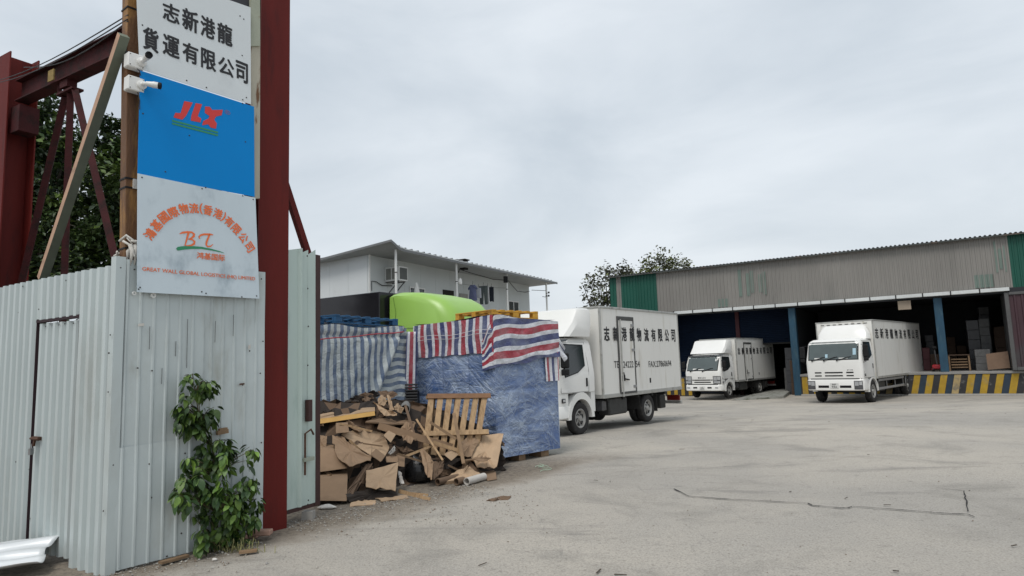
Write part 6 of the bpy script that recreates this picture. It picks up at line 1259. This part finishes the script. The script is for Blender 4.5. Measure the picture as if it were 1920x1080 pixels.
for x in (-9.42, -2.86, 3.6): wb_('column', M_bcol, x - .17, x + .17, -.02, .30, 1.1 if x > -9 else .0, 4.62, c=.012)
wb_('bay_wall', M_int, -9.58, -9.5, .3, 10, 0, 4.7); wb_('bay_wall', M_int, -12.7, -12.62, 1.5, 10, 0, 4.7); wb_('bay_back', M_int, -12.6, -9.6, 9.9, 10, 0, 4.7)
# dock
dock = thing('loading_dock', 'raised concrete loading dock with yellow and black striped edge', 'loading dock', TW)
def db(nm, m, *b, c=0, par=dock): return (MB().cbox(*b, c) if c else MB().box(*b)).build(nm, m, par, local=True)
M_dkb = mat('grimy_dark_dock_paint', (.028, .028, .030), .7, 0, .3, 2, .1, 20, col2=(.17, .165, .155), mask=(.58, .72), mscale=3)
db('platform', M_dkb, -9.25, 8.05, .0, 7.9, 0, .98); db('deck', M_conc, -9.25, 8.05, -.04, 7.95, .985, 1.10, c=.01); db('kerb', mat('pale_kerb', (.34, .33, .31), .9, 0, .15, 3), -9.25, 8.05, -.16, -.004, .0, .08, c=.01)
ys_ = [mat('dock_yellow', (.36, .225, .02), .65, 0, .2, 4, .1, 20, col2=(.25, .19, .09), mask=(.52, .72), mscale=3), mat('faded_dock_yellow', (.36, .27, .13), .7, 0, .2, 4, col2=(.2, .17, .12), mask=(.5, .7), mscale=3), mat('dock_blue_grey', (.02, .035, .055), .7, 0, .3, 3)]
for k in range(32):
    a = -9.18 + k * .54; s = .20 if a > -7 else .0
    if a > 7.4: break
    MB().prism([(a, -.006, .085), (a + .27, -.006, .085), (a + .27 + s, -.006, .975), (a + s, -.006, .975)], (0, .005, 0)).build('yellow_stripe', ys_[1] if k % 5 == 2 else ys_[0], dock, local=True)
    if k % 2: MB().prism([(a + .285, -.005, .085), (a + .525, -.005, .085), (a + .525 + s, -.005, .975), (a + .285 + s, -.005, .975)], (0, .004, 0)).build('dark_stripe', ys_[2], dock, local=True)
stub = thing('dock_stub', 'short striped dock end by the blue shutter, behind the nearest truck', 'loading dock', TW @ Matrix.Translation((-15.6, -.4, 0)))
MB().cbox(-.9, .75, 0, .4, 0, 1.08, .01).build('block', M_dkb, stub, local=True)
for k in range(4): MB().box(-.8 + k * .42, -.6 + k * .42, -.006, -.001, .05, 1.0).build('yellow_stripe', ys_[0], stub, local=True)
rp_ = thing('concrete_ramp', 'low pale concrete lip lying in front of the open bay', 'ramp', gnd(1430, 744))
a, b, c, d = gnd(1372, 751), gnd(1470, 747), gnd(1488, 735.5), gnd(1440, 736); mb = MB(); up = Vector((0, 0, 1)); mb.hexa([a, b, c, d, a + up * .02, b + up * .14, c + up * .22, d + up * .16]); mb.build('slab', mat('mossy_concrete', (.27, .27, .25), .9, 0, .2, 3, .3, 15, col2=(.12, .125, .10), mask=(.48, .62), mscale=4), rp_)
# goods on the dock
def wp(px, py, y): return TW.inverted() @ onpl(px, py, WA, -57, y)
def goods(name, label, cat, x0, x1, pyt, y, d, m, base=1.10, group=None, layers=1, top=None):
    y = y + (1.1 if base > .5 and y > 1.3 else 0)
    a = wp(x0, 650, y).x; b = wp(x1, 650, y).x; z = wp((x0 + x1) / 2, pyt, y).z if top is None else top; t = thing(name, label, cat, TW @ Matrix.Translation(((a + b) / 2, y, base)), group); h = (z - base) / layers
    for k in range(layers): MB().cbox(-(b - a) / 2 + .01 * (k % 2), (b - a) / 2 - .012 * ((k + 1) % 2), 0, d, k * h + .002, (k + 1) * h - .004, .012).build('carton' if layers > 1 else 'body', m, t, local=True)
    return t
G1_ = mat('grey_wrapped_goods', (.05, .051, .056), .35, 0, .25, 4, .3, 9); G2_ = mat('pale_wrapped_goods', (.10, .10, .10), .5, 0, .3, 5, .3, 9); G3_ = mat('brown_goods', (.075, .047, .032), .8, 0, .2, 4, rand=.15)  # colours darkened to carry the shade under the overhang
goods('wrapped_stack', 'grey film-wrapped stack on the dock, nearer the blue column', 'wrapped goods', 1816, 1840, 600, 2.2, 1.0, G1_, layers=5)
goods('wrapped_stack', 'paler film-wrapped stack on the dock beside the grey one', 'wrapped goods', 1840, 1860, 597, 2.0, 1.0, G2_, layers=6)
goods('carton_stack', 'low stack of pale cartons on the dock before the wrapped stacks', 'cartons', 1826, 1856, 655, 1.1, .8, G2_, layers=3)
goods('carton_stack', 'brown carton stack on the dock beside the maroon container', 'cartons', 1866, 1890, 612, 2.4, 1.0, G3_, layers=4)
t = thing('brown_board', 'big tan board leaning on the dock edge next to the container', 'board', TW @ Matrix.Translation((wp(1873, 690, .4).x, .4, 1.1)))
a = wp(1852, 690, .4).x - wp(1873, 690, .4).x; MB().hexa([(a, 0, .05), (-a, 0, .12), (-a, .03, .12), (a, .03, .05), (a, .25, .78), (-a, .25, .88), (-a, .28, .88), (a, .28, .78)]).build('board', mat('tan_board', (.15, .095, .062), .8, 0, .15, 3), t, local=True)
t = thing('work_table', 'plain wooden table on the dock right beside the blue column', 'table', TW @ Matrix.Translation((wp(1800, 690, 1.2).x, 1.2, 1.1)))
MB().cbox(-.45, .45, 0, .7, .74, .79, .01).build('tabletop', G3_, t, local=True)
for x in (-.4, .4):
    for y in (.06, .64): MB().cbox(x - .035, x + .035, y - .035, y + .035, 0, .739, .005).build('leg', M_wooddark, t, local=True)
for k in range(4): MB().cbox(-.33, .33, .03, .05, .14 + k * .13, .2 + k * .13, .005).build('rail', M_wooddark, t, local=True)
t = thing('hand_pallet_truck', 'red hand pallet truck parked on the dock by the blue column', 'pallet truck', TW @ Matrix.Translation((wp(1758, 690, .7).x, .7, 1.1)))
M_rj = mat('red_machine_paint', (.33, .02, .03), .35, 0, .1, 5)
MB().cbox(-.22, .22, 0, .35, .12, .34, .05).build('body', M_rj, t, local=True, auto=40); MB().tube([(0, .1, .3), (-.03, .02, .75), (-.05, .0, 1.1)], .03, 8).build('handle', M_lampd, t, local=True); MB().ring((-.12, 0, 1.15), (.04, 0, 1.15), .09, .06, 10).build('grip', M_black, t, local=True)
for x in (-.18, .18): MB().cbox(x - .08, x + .08, .3, 1.3, .08, .15, .01).build('fork', M_rj, t, local=True); MB().lathe([(-.04, .06), (-.04, .1), (.04, .1), (.04, .06)], (x, .1, .101), (1, 0, 0), 12).build('wheel', M_black, t, local=True)
goods('carton', 'tan carton on the dock behind the red pallet truck', 'carton', 1742, 1762, 664, 1.5, .6, G3_)
goods('wrapped_stack', 'dull red goods on the dock at the corner of the large truck', 'wrapped goods', 1728, 1742, 652, 1.6, .8, mat('dull_red_goods', (.10, .03, .035), .6), layers=2)
goods('wrapped_stack', 'pale grey goods in the open bay behind the smaller truck', 'wrapped goods', 1470, 1490, 652, 1.0, .8, G1_, base=.0, layers=4)
for lab, x0, x1, pt, y, d, m, n_, b_ in (('dark brown carton stack deep inside the dock behind the blue column', 1776, 1792, 632, 4.5, 1.0, G3_, 4, 1.1), ('low dark carton stack deep inside behind the wooden table', 1794, 1812, 648, 4.8, 1.0, G3_, 3, 1.1), ('grey wrapped stack deep inside between truck and blue column', 1736, 1752, 628, 5.2, 1.0, G1_, 5, 1.1), ('pale bag-like goods high behind the grey wrapped stacks', 1842, 1862, 575, 4.4, 1.0, G2_, 8, 1.1), ('brown carton stack in the open bay beside the blue column', 1478, 1489, 676, .75, .5, G3_, 3, .0), ('pale carton on its own in the open bay', 1466, 1476, 690, 1.6, .6, G2_, 2, .0)):
    goods('carton_stack', lab, 'cartons', x0, x1, pt, y, d, m, base=b_, layers=n_)
q = wp(1683, 565, -.0); q2 = wp(1709, 580, -.0); t = thing('hanging_board', 'beige board hanging below the pale gutter', 'board', TW @ Matrix.Translation((q.x, -.12, q2.z)))
MB().cbox(0, q2.x - q.x, 0, .05, 0, q.z - q2.z, .008).build('panel', mat('beige_board', (.26, .21, .16), .7), t, local=True)
# maroon container at the end of the dock
ct = thing('shipping_container', 'dark maroon ribbed container standing on the dock at its end', 'container', TW @ Matrix.Translation((-.30, -.25, 1.12)))
M_cont = mat('maroon_container_paint', (.05, .024, .03), .55, .1, .15, 2, .05, 6, col2=(.05, .045, .048), mask=(.45, .7), mscale=1.2, stretch=(1, 1, .4)); M_contf = mat('grey_container_frame', (.085, .085, .085), .5, .1, .15, 3)
for a in (0, 6.0): MB().cbox(a, a + .16, 0, .16, 0, 2.9 + .62, .01).build('corner_post', M_contf, ct, local=True)
MB().cbox(.162, 5.998, .0, .12, 0, .15, .01).build('bottom_rail', M_contf, ct, local=True); MB().cbox(.162, 5.998, .0, .12, 3.40, 3.52, .01).build('top_rail', M_contf, ct, local=True)
for k in range(6): corr(Vector((.165 + k * .97, .07, 0)), Vector((1, 0, 0)), Vector((0, -1, 0)), .968, (.152, .152), (3.398, 3.398), .27, .04, CORR, nv=2, seed=k).build('panel', M_cont, ct, local=True, recalc=False)
MB().box(.01, 6.15, .165, 2.4, .01, 3.5).build('shell', M_contf, ct, local=True)
